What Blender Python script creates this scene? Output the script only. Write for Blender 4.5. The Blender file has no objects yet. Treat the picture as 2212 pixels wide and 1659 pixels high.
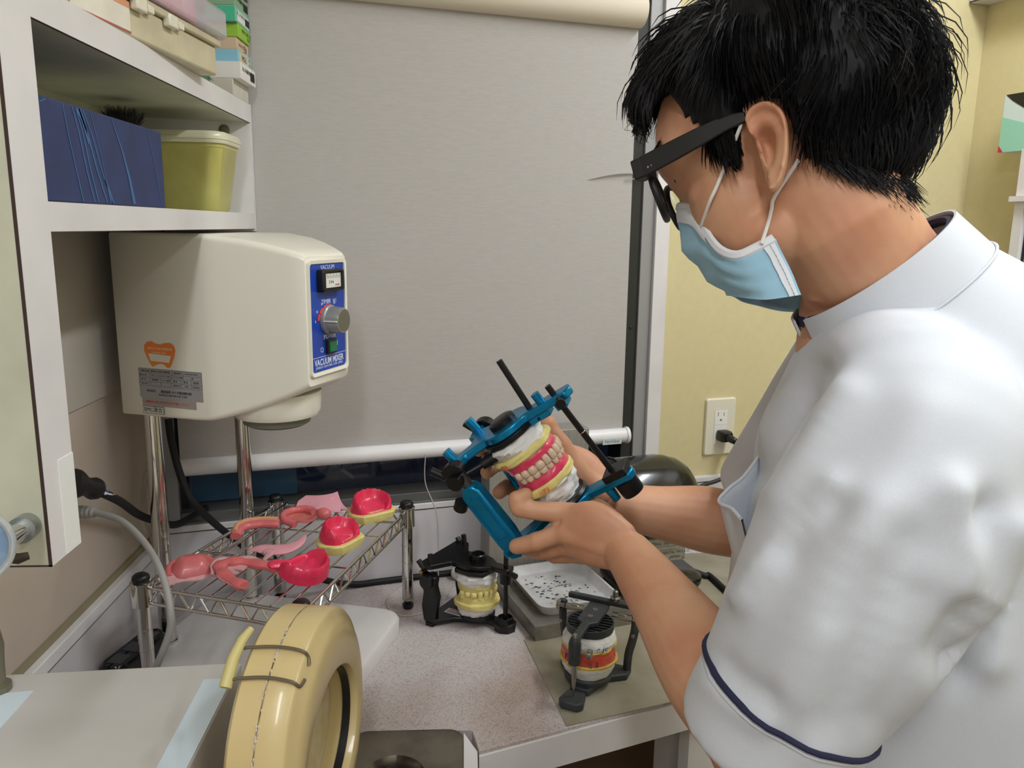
import bpy, bmesh, math, random
from mathutils import Vector, Matrix, noise
V = Vector
random.seed(7)
scene = bpy.context.scene
col = scene.collection

# ------------------------------------------------------------------ camera
FPX, CX, CY = 1740.0, 1106.0, 829.5
def _n(v): v = V(v); v.normalize(); return v
DN = _n((986-CX, 9730-CY, FPX))
YC = V((1000-CX, 473-CY, FPX)); YC = (YC - DN*YC.dot(DN)).normalized()
UPC = -DN
XC = DN.cross(YC).normalized()
if XC.x < 0: XC = -XC
CAM = V((0, 0, 1.45))
def cam2world(v):                       # camera coords (x right, y down, z forward) -> world direction
    v = V(v); return V((v.dot(XC), v.dot(YC), v.dot(UPC)))
def ray(px, py): return cam2world(((px-CX)/FPX, (py-CY)/FPX, 1.0))
def D(px, py, t): return CAM + ray(px, py)*t
def onz(px, py, z):
    r = ray(px, py); return CAM + r*((z-CAM.z)/r.z)
def onx(px, py, X):
    r = ray(px, py); return CAM + r*((X-CAM.x)/r.x)
def pix(p):
    q = p - CAM
    c = XC*q.x + YC*q.y + UPC*q.z
    return CX+FPX*c.x/c.z, CY+FPX*c.y/c.z, c.z
cd = bpy.data.cameras.new('camera'); cam = bpy.data.objects.new('camera', cd); col.objects.link(cam)
rx, ry, rz = cam2world((1,0,0)), cam2world((0,-1,0)), cam2world((0,0,-1))
cam.matrix_world = Matrix(((rx.x,ry.x,rz.x,CAM.x),(rx.y,ry.y,rz.y,CAM.y),(rx.z,ry.z,rz.z,CAM.z),(0,0,0,1)))
cd.sensor_width = 36; cd.lens = FPX*36/2212; cd.clip_start = .02
scene.camera = cam
# ------------------------------------------------------------------ world, lights, exposure
w = bpy.data.worlds.new('night_outside'); scene.world = w; w.use_nodes = True
w.node_tree.nodes['Background'].inputs[0].default_value = (.35, .5, 1, 1)      # night outside the window
w.node_tree.nodes['Background'].inputs[1].default_value = .01
def area(name, loc, sx, sy, power, rot=(0,0,0), colr=(.94,.975,1)):
    l = bpy.data.lights.new(name, 'AREA'); l.shape = 'RECTANGLE'; l.size = sx; l.size_y = sy; l.energy = power; l.color = colr
    o = bpy.data.objects.new(name, l); col.objects.link(o); o.location = loc; o.rotation_euler = rot; return o
LAMPS = [((.90, .70, 2.40), .12, 1.2, 21), ((1.0, -.85, 2.40), .12, 1.2, 9), ((-.1, -.7, 2.40), .12, 1.2, 17)]
for i, (p, a, b, e) in enumerate(LAMPS): area('ceiling_lamp_offscreen', p, a, b, e)
scene.view_settings.view_transform = 'Standard'; scene.view_settings.look = 'None'
scene.view_settings.exposure = -0.1; scene.view_settings.gamma = 1.0; scene.view_settings.use_curve_mapping = False

# ------------------------------------------------------------------ materials
def lin(c): c /= 255.0; return c/12.92 if c <= .04045 else ((c+.055)/1.055)**2.4
def rgb(c): return tuple(lin(x) for x in c) + (1.0,)
MATS = {}
def mat(name, c, rough=.5, metal=0, noise=None, c2=None, bump=None, spec=.5, trans=0, sss=0, coat=0, alpha=1, ior=1.45, emit=0, nscale3=None, sheen=0):
    if name in MATS: return MATS[name]
    m = bpy.data.materials.new(name); m.use_nodes = True; MATS[name] = m
    nt = m.node_tree; b = nt.nodes['Principled BSDF']
    b.inputs['Base Color'].default_value = rgb(c); b.inputs['Roughness'].default_value = rough; b.inputs['Metallic'].default_value = metal
    b.inputs['Specular IOR Level'].default_value = spec; b.inputs['IOR'].default_value = ior
    if trans: b.inputs['Transmission Weight'].default_value = trans
    if sss: b.inputs['Subsurface Weight'].default_value = sss; b.inputs['Subsurface Radius'].default_value = (.012, .005, .003); b.inputs['Subsurface Scale'].default_value = 1
    if coat: b.inputs['Coat Weight'].default_value = coat; b.inputs['Coat Roughness'].default_value = .08
    if sheen: b.inputs['Sheen Weight'].default_value = sheen
    if alpha < 1: b.inputs['Alpha'].default_value = alpha
    if emit: b.inputs['Emission Color'].default_value = rgb(c); b.inputs['Emission Strength'].default_value = emit
    tc = None
    def coords():
        nonlocal tc
        if tc is None:
            tc = nt.nodes.new('ShaderNodeTexCoord')
            if nscale3:
                mp = nt.nodes.new('ShaderNodeMapping'); mp.inputs['Scale'].default_value = nscale3
                nt.links.new(tc.outputs['Object'], mp.inputs['Vector']); tc = mp.outputs['Vector']
            else: tc = tc.outputs['Object']
        return tc
    if noise:
        nz = nt.nodes.new('ShaderNodeTexNoise'); nz.inputs['Scale'].default_value = noise[0]; nz.inputs['Detail'].default_value = noise[2] if len(noise) > 2 else 4
        nt.links.new(coords(), nz.inputs['Vector'])
        r = nt.nodes.new('ShaderNodeValToRGB'); d = noise[1]
        lo = noise[3] if len(noise) > 3 else .35; hi = noise[4] if len(noise) > 4 else .65
        r.color_ramp.elements[0].position = lo; r.color_ramp.elements[1].position = hi
        r.color_ramp.elements[0].color = rgb(c2) if c2 else rgb([x*(1-d) for x in c]); r.color_ramp.elements[1].color = rgb(c)
        nt.links.new(nz.outputs['Fac'], r.inputs['Fac']); nt.links.new(r.outputs['Color'], b.inputs['Base Color'])
    if bump:
        nz = nt.nodes.new('ShaderNodeTexNoise'); nz.inputs['Scale'].default_value = bump[0]; nz.inputs['Detail'].default_value = 6
        nt.links.new(coords(), nz.inputs['Vector'])
        bp = nt.nodes.new('ShaderNodeBump'); bp.inputs['Strength'].default_value = bump[1]; bp.inputs['Distance'].default_value = bump[2] if len(bump) > 2 else .002
        nt.links.new(nz.outputs['Fac'], bp.inputs['Height']); nt.links.new(bp.outputs['Normal'], b.inputs['Normal'])
    return m

# ------------------------------------------------------------------ mesh helpers
def frame(o, ex, ey):
    ex = V(ex).normalized(); ey = V(ey); ey = (ey - ex*ey.dot(ex)).normalized(); ez = ex.cross(ey)
    return Matrix(((ex.x,ey.x,ez.x,o[0]),(ex.y,ey.y,ez.y,o[1]),(ex.z,ey.z,ez.z,o[2]),(0,0,0,1)))
def fr3(o, a, b, c):
    return Matrix(((a[0],b[0],c[0],o[0]),(a[1],b[1],c[1],o[1]),(a[2],b[2],c[2],o[2]),(0,0,0,1)))
I4 = Matrix.Identity(4)
class MB:
    def __init__(s, M=None): s.v = []; s.f = []; s.M = M or I4
    def add(s, vs, fs, M=None):
        k = len(s.v); T = s.M @ M if M is not None else s.M
        s.v += [T @ V(p) for p in vs]; s.f += [tuple(i+k for i in f) for f in fs]; return s
    def box(s, c, d, M=None):
        x, y, z = [e/2 for e in d]; c = V(c)
        vs = [c+V((a*x, b*y, e*z)) for a in (-1,1) for b in (-1,1) for e in (-1,1)]
        return s.add(vs, [(0,1,3,2),(4,6,7,5),(0,4,5,1),(2,3,7,6),(0,2,6,4),(1,5,7,3)], M)
    def span(s, a, b, M=None):           # box from corner a to corner b
        a, b = V(a), V(b); return s.box((a+b)/2, [abs(q) for q in (b-a)], M)
    def prism(s, pts, h0, h1, M=None):   # polygon in xy, extruded along z
        n = len(pts); vs = [(p[0], p[1], h0) for p in pts]+[(p[0], p[1], h1) for p in pts]
        return s.add(vs, [tuple(range(n))[::-1], tuple(range(n, 2*n))]+[(i, (i+1) % n, n+(i+1) % n, n+i) for i in range(n)], M)
    def loft(s, rings, caps=True, closed=False, M=None):
        n = len(rings[0]); vs = [p for r in rings for p in r]; fs = []
        m = len(rings)
        for j in range(m if closed else m-1):
            a, b = j*n, ((j+1) % m)*n
            fs += [(a+i, a+(i+1) % n, b+(i+1) % n, b+i) for i in range(n)]
        if caps and not closed: fs += [tuple(range(n))[::-1], tuple(range((m-1)*n, m*n))]
        return s.add(vs, fs, M)
    def lathe(s, prof, M=None, n=28, caps=True):     # profile (r, z) around z
        return s.loft([[(max(r, 1e-5)*math.cos(2*math.pi*i/n), max(r, 1e-5)*math.sin(2*math.pi*i/n), z) for i in range(n)] for r, z in prof], caps, M=M)
    def cyl(s, p0, p1, r0, r1=None, n=20):
        return s.tube([p0, p1], [r0, r0 if r1 is None else r1], n)
    def tube(s, path, r, n=8, flat=1.0, side=None, closed=False):
        P = [V(p) for p in path]; m = len(P)
        R = r if isinstance(r, (list, tuple)) else [r]*m
        rings = []; u = None
        for i in range(m):
            if closed: t = (P[(i+1) % m]-P[i-1])
            else: t = (P[min(i+1, m-1)]-P[max(i-1, 0)])
            t.normalize()
            if u is None:
                u = V(side) if side is not None else (V((0,0,1)) if abs(t.z) < .9 else V((1,0,0)))
            u = (u - t*u.dot(t)).normalized(); w_ = t.cross(u)
            rings.append([P[i]+(u*math.cos(2*math.pi*k/n)*flat + w_*math.sin(2*math.pi*k/n))*R[i] for k in range(n)])
        return s.loft(rings, True, closed)
    def ell(s, c, r, M=None, nu=20, nv=12):
        r = (r, r, r) if not isinstance(r, (tuple, list)) else r; c = V(c)
        rings = []
        for j in range(nv+1):
            a = math.pi*j/nv; sn = max(math.sin(a), 1e-4)
            rings.append([c+V((r[0]*sn*math.cos(2*math.pi*i/nu), r[1]*sn*math.sin(2*math.pi*i/nu), -r[2]*math.cos(a))) for i in range(nu)])
        return s.loft(rings, True, M=M)
def spline(P, n=8):                       # Catmull-Rom through points
    P = [V(p) for p in P]; out = []
    for i in range(len(P)-1):
        p0, p1, p2, p3 = P[max(i-1, 0)], P[i], P[i+1], P[min(i+2, len(P)-1)]
        for k in range(n):
            t = k/n; out.append(.5*((2*p1)+(p2-p0)*t+(2*p0-5*p1+4*p2-p3)*t*t+(3*p1-p0-3*p2+p3)*t**3))
    out.append(P[-1]); return out
def slist(L, n=8): return [p.x for p in spline([(a, 0, 0) for a in L], n)]
def rrect(w_, h_, r, n=5, cx=0, cy=0):
    o = []
    for (sx, sy, a0) in ((1,1,0),(-1,1,90),(-1,-1,180),(1,-1,270)):
        for k in range(n+1):
            a = math.radians(a0+90*k/n); o.append((cx+sx*(w_/2-r)+r*math.cos(a), cy+sy*(h_/2-r)+r*math.sin(a)))
    return o
def root_of(p):
    while p is not None and p.parent is not None: p = p.parent
    return p
def finish(me, smooth=40):
    bm = bmesh.new(); bm.from_mesh(me); bmesh.ops.recalc_face_normals(bm, faces=bm.faces); bm.to_mesh(me); bm.free()
    if smooth:
        me.shade_smooth(); me.set_sharp_from_angle(angle=math.radians(smooth))
def obj(name, mb, m, parent=None, smooth=40, bevel=0, seg=2, sub=0, loc=None):
    base = root_of(parent).location.copy() if parent is not None else (V(loc) if loc is not None else V((0,0,0)))
    me = bpy.data.meshes.new(name); me.from_pydata([p-base for p in mb.v], [], mb.f); me.validate(); finish(me, smooth)
    o = bpy.data.objects.new(name, me); col.objects.link(o); me.materials.append(m)
    if parent is not None: o.parent = parent
    else: o.location = base
    if bevel:
        b = o.modifiers.new('bevel', 'BEVEL'); b.width = bevel; b.segments = seg; b.limit_method = 'ANGLE'; b.angle_limit = math.radians(35); b.harden_normals = False
    if sub: o.modifiers.new('sub', 'SUBSURF').levels = sub; o.modifiers['sub'].render_levels = sub
    return o
def bake(o):                              # apply modifiers
    dg = bpy.context.evaluated_depsgraph_get(); me = bpy.data.meshes.new_from_object(o.evaluated_get(dg)); old = o.data; o.modifiers.clear(); o.data = me; bpy.data.meshes.remove(old); return o
def remesh(o, vox, it=3, fac=.5):
    r = o.modifiers.new('r', 'REMESH'); r.mode = 'VOXEL'; r.voxel_size = vox; r.use_smooth_shade = True
    if it: s = o.modifiers.new('s', 'SMOOTH'); s.factor = fac; s.iterations = it
    bake(o)
    return o
def displace(o, fn):                      # fn(world co, normal) -> offset vector or scalar along normal
    base = root_of(o).location if o.parent is not None else o.location
    me = o.data; N = [v.normal.copy() for v in me.vertices]
    for v, nn in zip(me.vertices, N):
        d = fn(v.co+base, nn)
        v.co += d if isinstance(d, Vector) else nn*d
    me.update()
def tag(o, label, cat, group=None, kind=None):
    if label: o['label'] = label
    if cat: o['category'] = cat
    if group: o['group'] = group
    if kind: o['kind'] = kind
    return o
def thing(name, loc, label, cat, group=None):
    o = bpy.data.objects.new(name, None); col.objects.link(o); o.location = loc; o.empty_display_size = .02
    return tag(o, label, cat, group)
def struct(name, mb, m, parent=None, **k):
    o = obj(name, mb, m, parent, **k)
    if parent is None: o['kind'] = 'structure'
    return o
def text(s, M, size, m, parent, name='lettering', align='LEFT', sx=1.0, bold=0, shear=0):
    cu = bpy.data.curves.new('t', 'FONT'); cu.body = s; cu.size = size; cu.align_x = align; cu.align_y = 'CENTER'; cu.extrude = .00008; cu.offset = bold; cu.shear = shear; cu.resolution_u = 2
    t = bpy.data.objects.new('t', cu); col.objects.link(t)
    dg = bpy.context.evaluated_depsgraph_get(); me = bpy.data.meshes.new_from_object(t.evaluated_get(dg)); bpy.data.objects.remove(t); bpy.data.curves.remove(cu)
    mb = MB(M); mb.add([(v.co.x*sx, v.co.y, v.co.z) for v in me.vertices], [tuple(p.vertices) for p in me.polygons]); bpy.data.meshes.remove(me)
    return obj(name, mb, m, parent, smooth=0)

# ------------------------------------------------------------------ shared materials
WALLY = mat('cream_yellow_wallpaper', (210, 198, 154), .75, noise=(60, .015), bump=(400, .15, .001))
LAM = mat('white_laminate', (226, 223, 224), .35, noise=(7, .06))
LAMW = mat('pinkish_white_laminate', (219, 208, 201), .4, noise=(5, .10))
LAMG = mat('greenish_cream_laminate', (205, 206, 186), .45, noise=(14, .07))
EDGE = mat('dark_edge', (60, 42, 40), .6)
CHROME = mat('chrome', (214, 212, 208), .12, 1)
STEEL = mat('brushed_steel', (176, 174, 170), .32, 1, noise=(30, .15))
ALU = mat('satin_aluminium', (150, 150, 146), .38, 1)
BLACKP = mat('black_plastic', (22, 22, 24), .38)
BLACKM = mat('black_painted_metal', (17, 17, 19), .3, noise=(90, .4))
RUBBER = mat('black_rubber', (20, 20, 22), .6)
WHITEP = mat('white_plastic', (232, 230, 226), .35)
CREAMP = mat('ivory_plastic', (222, 217, 199), .3)
GREYC = mat('grey_cable', (150, 148, 145), .5)
# ------------------------------------------------------------------ room shell
ZC = .80                                   # worktop height
WX = -.51                                  # left wall
B0 = V((-.511, 1.322, 0)); BD = V((.967, .2557, 0)).normalized(); BN = V((BD.y, -BD.x, 0))   # back wall line, its direction and its normal to the room
def bw(s, d=0, z=0): p = B0+BD*s+BN*d; return V((p.x, p.y, z))
def offwall(p, d):                         # keep a point at least d in front of the back wall
    e = (V((p.x, p.y, 0))-B0).dot(BN); return p if e >= d else p+BN*(d-e)
def sback(px, py):                         # pixel on the back wall -> (s, z)
    r = ray(px, py); q = B0-CAM; t = V((q.x, q.y, 0)).dot(BN)/V((r.x, r.y, 0)).dot(BN); p = CAM+r*t
    return (V((p.x, p.y, 0))-B0).dot(BD), p.z
MBW = fr3(bw(0), BD, BN, (0,0,1))          # back wall frame: x along the wall, y into the room, z up
SR = sback(2105, 250)[0]                   # inner corner with the right wall
S_WL, S_WR = .03, sback(1372, 500)[0]      # window opening along the wall
# window opening: z from .955 to 1.93
ZW0, ZW1 = .944, 1.95
wall = MB(MBW)
S_O = sback(1440, 500)[0]
wall.span((-.02, -.12, 0), (0.0, 0, 2.45))
wall.span((0, -.12, 0), (S_O-.03, 0, ZW0)); wall.span((0, -.12, ZW1), (S_O-.03, 0, 2.45)); wall.span((S_O-.03, -.12, 0), (SR, 0, 2.45))
struct('wall_back', wall, WALLY)
lw = MB(); lw.span((WX-.1, -1.6, 0), (WX, B0.y+.02, 2.45)); struct('wall_left', lw, mat('beige_wall_panel', (196, 182, 168), .6, noise=(3, .08)))
# panel seam on the left wall: upper sheet sits proud of the lower one
up_ = MB(); up_.span((WX, .69, 1.206), (WX+.003, B0.y-.002, 1.44)); struct('wall_left_upper_panel', up_, mat('grey_beige_wall_sheet', (186, 180, 170), .45, noise=(4, .06)))
rw = MB(fr3(bw(SR), BN, BD, (0,0,1))); rw.span((0, 0, 0), (3.55, .1, 2.45)); struct('wall_right', rw, WALLY)
nw = MB(); nw.span((WX-.1, -1.7, 0), (2.2, -1.6, 2.45)); struct('wall_near', nw, mat('white_wall_paint', (226, 225, 222), .8))
fl = MB(); fl.span((WX-.1, -1.6, -.05), (2.2, 2.2, 0)); struct('floor', fl, mat('brown_vinyl_floor', (112, 92, 76), .5, noise=(12, .2)))
ce = MB(); ce.span((WX-.1, -1.6, 2.45), (2.2, 2.2, 2.5)); struct('ceiling', ce, mat('white_ceiling', (232, 230, 224), .8))
for i, (p, a, b, e) in enumerate(LAMPS):
    t = thing('fluorescent_lamp', (p[0], p[1], 2.45), ['slim white fluorescent ceiling lamp above the worktop', 'slim white ceiling lamp over the middle of the room', 'slim white ceiling lamp by the wall cabinet side'][i], 'lamp')
    m = MB(); m.span((p[0]-.08, p[1]-.63, 2.415), (p[0]+.08, p[1]+.63, 2.45)); obj('lamp_body', m, WHITEP, t, bevel=.004)
# window casing and frame
m = MB(MBW); m.span((S_O-.03, 0, .946), (S_O, .012, 2.2)); struct('trim_1', m, LAM, bevel=.001)
t = thing('window_1', bw(.4, -.05, ZW0), None, None); t['kind'] = 'structure'
fg = mat('grey_aluminium_frame', (158, 158, 160), .45, .3); fd = mat('dark_bronze_frame', (60, 62, 62), .4, .5)
m = MB(MBW); m.span((S_WR+.012, -.07, ZW0), (S_O-.03, .004, ZW1)); obj('jamb', m, fg, t, bevel=.001)
m = MB(MBW); m.span((S_WR-.012, -.06, ZW0), (S_WR+.012, -.001, ZW1)); m.cyl((S_WR, -.002, 1.26), (S_WR, .001, 1.26), .003, n=10); obj('guide_rail', m, fd, t, bevel=.001)
m = MB(MBW); m.span((0, -.07, ZW0), (.034, .004, ZW1)); obj('jamb', m, fg, t, bevel=.001)
m = MB(MBW); m.span((.034, -.07, ZW0), (S_WR-.012, -.004, ZW0+.018)); m.span((.034, -.07, ZW0), (S_WR-.012, .010, ZW0+.006)); obj('sill_rail', m, mat('grey_sill_metal', (112, 112, 110), .45, .4), t, bevel=.001)
m = MB(MBW); m.span((.034, -.06, ZW0+.018), (.046, -.03, ZW1)); m.span((.72, -.06, ZW0+.018), (.745, -.03, ZW1)); obj('sash', m, mat('dark_sash', (36, 38, 42), .4, .2), t)
m = MB(MBW); m.span((.034, -.07, ZW0), (S_WR, -.062, ZW1)); obj('glass_pane', m, mat('window_glass', (244, 248, 248), .02, trans=1, ior=1.45), t)
m = MB(MBW); m.span((.05, -.061, ZW0+.02), (.23, -.055, 1.09)); obj('blue_film', m, mat('blue_window_film', (50, 88, 120), .35), t)
m = MB(MBW); m.span((0, -.07, ZW1-.012), (S_WR, .004, ZW1)); obj('head_rail', m, fd, t)
# roller blind
BF = mat('grey_linen_blind', (184, 180, 177), .85, noise=(140, .025, 3), nscale3=(.25, 1, 3), bump=(500, .25, .0006))
t = thing('roller_blind', bw(.45, .02, 1.86), 'pale grey fabric roller blind pulled down over the window', 'blind')
m = MB(MBW); m.span((.040, .0085, 1.045), (S_WR-.015, .0095, 1.835)); obj('blind_fabric', m, BF, t)
s0, s1 = .036, S_WR-.009
m = MB(MBW); m.cyl((s0, .016, 1.831), (S_WR-.013, .016, 1.831), .029, n=32); obj('roller', m, mat('cream_blind_roll', (224, 214, 196), .8, bump=(500, .2, .0006)), t)
WHB = mat('white_blind_rail', (232, 231, 233), .35)
m = MB(MBW); m.tube([(s0, .016, 1.049), (s1, .016, 1.049)], .0145, 20, flat=1.0); br = obj('bottom_rail', m, WHB, t)
m = MB(MBW); m.cyl((s1-.003, .016, 1.049), (s1+.003, .016, 1.049), .0165, n=24); obj('end_cap', m, WHB, br)
sN, zN = sback(1308, 945); Mt = fr3(bw(sN, .031, zN), BD, (0,0,1), BN)
m = MB(Mt); m.prism(rrect(.040, .012, .001), -.001, .0); obj('brand_label', m, mat('pale_label', (206, 212, 210), .4), br)
text('Nichibei', fr3(bw(sN, .0312, zN), BD, (0,0,1), BN), .009, mat('teal_print', (88, 140, 150), .5), br, align='CENTER', sx=1.05)
m = MB(MBW); m.span((.0, 0, 1.864), (S_WR+.012, .034, 1.880)); struct('trim_2', m, mat('dark_curtain_track', (44, 42, 40), .5))
# ball chain end of the blind
t = thing('blind_pull_cord', offwall(onz(975, 1216, ZC+.0125), .039), 'thin pale cord with a white ball lying on the worktop', 'cord')
pb = offwall(onz(975, 1216, ZC+.0125), .039)
m = MB(); m.ell(pb, .0125); obj('ball', m, WHITEP, t)
sa, za = sback(912, 1000)
P = [bw(sa, .030, 1.045), bw(sa, .026, .99), bw(sa+.018, .034, .935), bw(sa+.022, .030, .87), bw(sa+.02, .035, .83), offwall(onz(935, 1240, ZC+.003), .032), offwall(onz(870, 1255, ZC+.002), .032), onz(835, 1300, ZC+.002), onz(870, 1330, ZC+.002), onz(945, 1310, ZC+.002), pb+V((0,-.008,-.009))]
m = MB(); m.tube(spline(P, 10), .0009, 6); obj('cord', m, mat('pale_cord', (196, 186, 176), .6), t)
# clear plastic strip stuck to the blind
t = thing('clear_plastic_strip', bw(.6, .012, 1.5), 'thin clear plastic strip stuck to the grey blind', 'strip')
sa, za = sback(1265, 389); sb, zb = sback(1392, 377)
m = MB(MBW); m.tube(spline([(sa, .0105, za), ((sa+sb)/2, .013, za+.012), (sb, .012, zb)], 8), [.0005+.0035*math.sin(math.pi*i/16) for i in range(17)], 6, flat=.25)
m.tube(spline([(sb, .013, zb-.003), (sb-.03, .014, za+.004), (sb-.045, .013, za+.003)], 8), .0012, 6); obj('strip', m, mat('clear_film', (225, 220, 215), .1, trans=.8, ior=1.3), t)

# ------------------------------------------------------------------ worktop
CT = mat('speckled_pinkish_worktop_vinyl', (198, 190, 189), .55, noise=(520, .3, 3, .36, .50), c2=(160, 153, 157))
nt = CT.node_tree; bs = nt.nodes['Principled BSDF']; src = bs.inputs['Base Color'].links[0].from_socket
n2 = nt.nodes.new('ShaderNodeTexNoise'); n2.inputs['Scale'].default_value = 5; n2.inputs['Detail'].default_value = 3
tcc = nt.nodes.new('ShaderNodeTexCoord'); nt.links.new(tcc.outputs['Object'], n2.inputs['Vector'])
r2 = nt.nodes.new('ShaderNodeValToRGB'); r2.color_ramp.elements[0].position = .52; r2.color_ramp.elements[1].position = .75
mx = nt.nodes.new('ShaderNodeMixRGB'); mx.blend_type = 'MULTIPLY'; mx.inputs['Color2'].default_value = rgb((222, 206, 192))
nt.links.new(n2.outputs['Fac'], r2.inputs['Fac']); nt.links.new(r2.outputs['Color'], mx.inputs['Fac']); nt.links.new(src, mx.inputs['Color1']); nt.links.new(mx.outputs['Color'], bs.inputs['Base Color'])
fe0 = onz(1035, 1622, ZC); fe1 = onz(1450, 1512, ZC); fd_ = (fe1-fe0); fd_.z = 0; fd_.normalize()
sk = onz(775, 1582, ZC)
sinkL, sinkR, sinkF, sinkN = -.14, onz(1000, 1600, ZC).x, sk.y, .42
kx = sinkR+.012
cor = fe0
farR = fe0+fd_*1.10
def wallY(x): return B0.y+(x-B0.x)*BD.y/BD.x
def wt(x0, y0, x1, y1, z=ZC-.03):          # convex pieces of the worktop slab
    return [(x0, y0), (x1, y0), (x1, y1), (x0, y1)]
top = thing('worktop', (-.2, 1.1, ZC-.03), 'speckled pinkish worktop with white edges running round the corner', 'worktop')
m = MB()
FY = cor.y
m.prism([(WX, sinkF), (kx, sinkF), (cor.x, FY), (farR.x, farR.y), (farR.x+.0, wallY(farR.x)), (WX, B0.y)], ZC-.03, ZC)
m.prism([(WX, .2), (sinkL, .2), (sinkL, sinkF), (WX, sinkF)], ZC-.03, ZC)
obj('slab', m, CT, top, bevel=.0015)
m = MB(); e0 = V((kx, sinkN-.2, 0)); e1 = V((cor.x, FY, 0))
m.prism([(cor.x, FY-.004), (farR.x, farR.y-.004), (farR.x, farR.y+.012), (cor.x, FY+.012)], ZC-.052, ZC-.006); obj('front_edge', m, LAM, top)
m = MB(); m.prism([(sinkR+.001, .2), (cor.x-.002, .2), (cor.x-.002, FY+.004), (sinkR+.001, sinkF)], ZC-.06, ZC-.004); obj('white_side_edge', m, LAM, top)
# backsplash
SP = mat('lilac_white_splash_panel', (216, 212, 216), .35, noise=(6, .05))
m = MB(MBW); m.span((.004, 0, ZC), (SR, .012, .9335)); struct('trim_3', m, SP)
m = MB(MBW); m.span((.004, 0, .935), (SR, .014, .946)); struct('trim_4', m, LAM, bevel=.0015)
m = MB(MBW); m.span((.004, .0, .9335), (SR, .0125, .935)); struct('trim_5', m, EDGE)
m = MB(); m.span((WX, .2, ZC), (WX+.012, B0.y, .915)); struct('trim_6', m, SP)
m = MB(); m.span((WX, .2, .917), (WX+.014, B0.y, .935)); struct('trim_7', m, LAM, bevel=.0015)
m = MB(); m.span((WX, .2, .9152), (WX+.0125, B0.y, .917)); struct('trim_8', m, EDGE)
m = MB(); m.span((WX, .2, .935), (WX+.004, B0.y, .945)); struct('trim_9', m, mat('olive_sealant', (140, 130, 104), .6))
# stained film laid on the right part of the worktop
st = thing('worktop_film', onz(1250, 1500, ZC+.001), 'worn greenish clear film covering the worktop under the grey articulator', 'film')
A = [onz(*q, ZC+.0012) for q in ((1132, 1382), (1224, 1568), (1455, 1515), (1900, 1400), (1800, 1180), (1400, 1200), (1250, 1290))]
A[1] = A[1]
m = MB(); m.prism([(p.x, p.y) for p in A], ZC+.0002, ZC+.0014)
obj('sheet', m, mat('worn_olive_film', (158, 152, 136), .4, noise=(14, .3, 5), c2=(138, 132, 112)), st)
# cupboards below
m = MB(); m.prism([(WX+.002, .2), (kx+.0, .2), (cor.x, FY+.03), (.9, wallY(.9)-.4), (.9, wallY(.9)-.004), (WX+.002, B0.y-.006)], 0.0005, .02)
uc = thing('base_cabinet', (-.2, 1.0, 0), 'white base cabinet with an open knee space under the worktop', 'cabinet')
obj('plinth', m, LAM, uc)
nrm = V((-fd_.y, fd_.x, 0)); rr_ = ray(1467, 1600); q0 = fe0+nrm*.01-CAM; q = CAM+rr_*(V((q0.x, q0.y, 0)).dot(nrm)/V((rr_.x, rr_.y, 0)).dot(nrm))
sdist = (V((q.x, q.y, 0))-V((fe0.x, fe0.y, 0))).dot(fd_)
sd = fe0+fd_*(sdist); nrm = V((-fd_.y, fd_.x, 0))
m = MB(fr3((sd.x, sd.y, 0), fd_, nrm, (0,0,1))); m.span((0, .01, .02), (.5, .03, ZC-.055)); m.span((0, .01, .02), (.018, .07, ZC-.055)); obj('side_panel', m, LAM, uc)
m = MB(); m.span((cor.x-.02, .2, .02), (cor.x-.002, FY+.005, ZC-.062)); obj('side_panel', m, LAM, uc)
m = MB(); m.prism([(cor.x, wallY(cor.x)-.16), (farR.x, wallY(farR.x)-.16), (farR.x, wallY(farR.x)-.15), (cor.x, wallY(cor.x)-.15)], .02, ZC-.055); obj('back_panel', m, mat('brown_wood_panel', (120, 96, 76), .6), uc)
# sink
SK = mat('sink_steel', (150, 144, 134), .28, 1, noise=(20, .2))
t = thing('sink', (sinkR-.2, sinkF-.15, ZC-.16), 'stainless steel sink with a rounded rim set into the worktop', 'sink')
def ring(x0, x1, y0, y1, r, z): return [V((p[0], p[1], z)) for p in rrect(x1-x0, y1-y0, r, 6, (x0+x1)/2, (y0+y1)/2)]
iL, iR, iF, iN = sinkL+.02, sinkR-.045, sinkF-.045, sinkN+.02
m = MB(); R = [ring(sinkL, sinkR, sinkN, sinkF, .02, ZC-.02), ring(sinkL, sinkR, sinkN, sinkF, .02, ZC+.0015), ring(sinkL+.004, sinkR-.004, sinkN+.004, sinkF-.004, .018, ZC+.002), ring(iL, iR, iN, iF, .04, ZC-.002), ring(iL+.004, iR-.004, iN+.004, iF-.004, .04, ZC-.012), ring(iL+.01, iR-.01, iN+.01, iF-.01, .04, ZC-.15), ring(iL+.05, iR-.05, iN+.05, iF-.05, .03, ZC-.155)]
m.loft(R, caps=False); n_ = len(R[0]); m.f.append(tuple(range(6*n_, 7*n_))); obj('basin', m, SK, t, smooth=30)
m = MB(); m.lathe([(.03, 0), (.03, .004), (.0, .004)], Matrix.Translation(((iL+iR)/2, (iN+iF)/2, ZC-.155))); obj('drain', m, STEEL, t)
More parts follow.
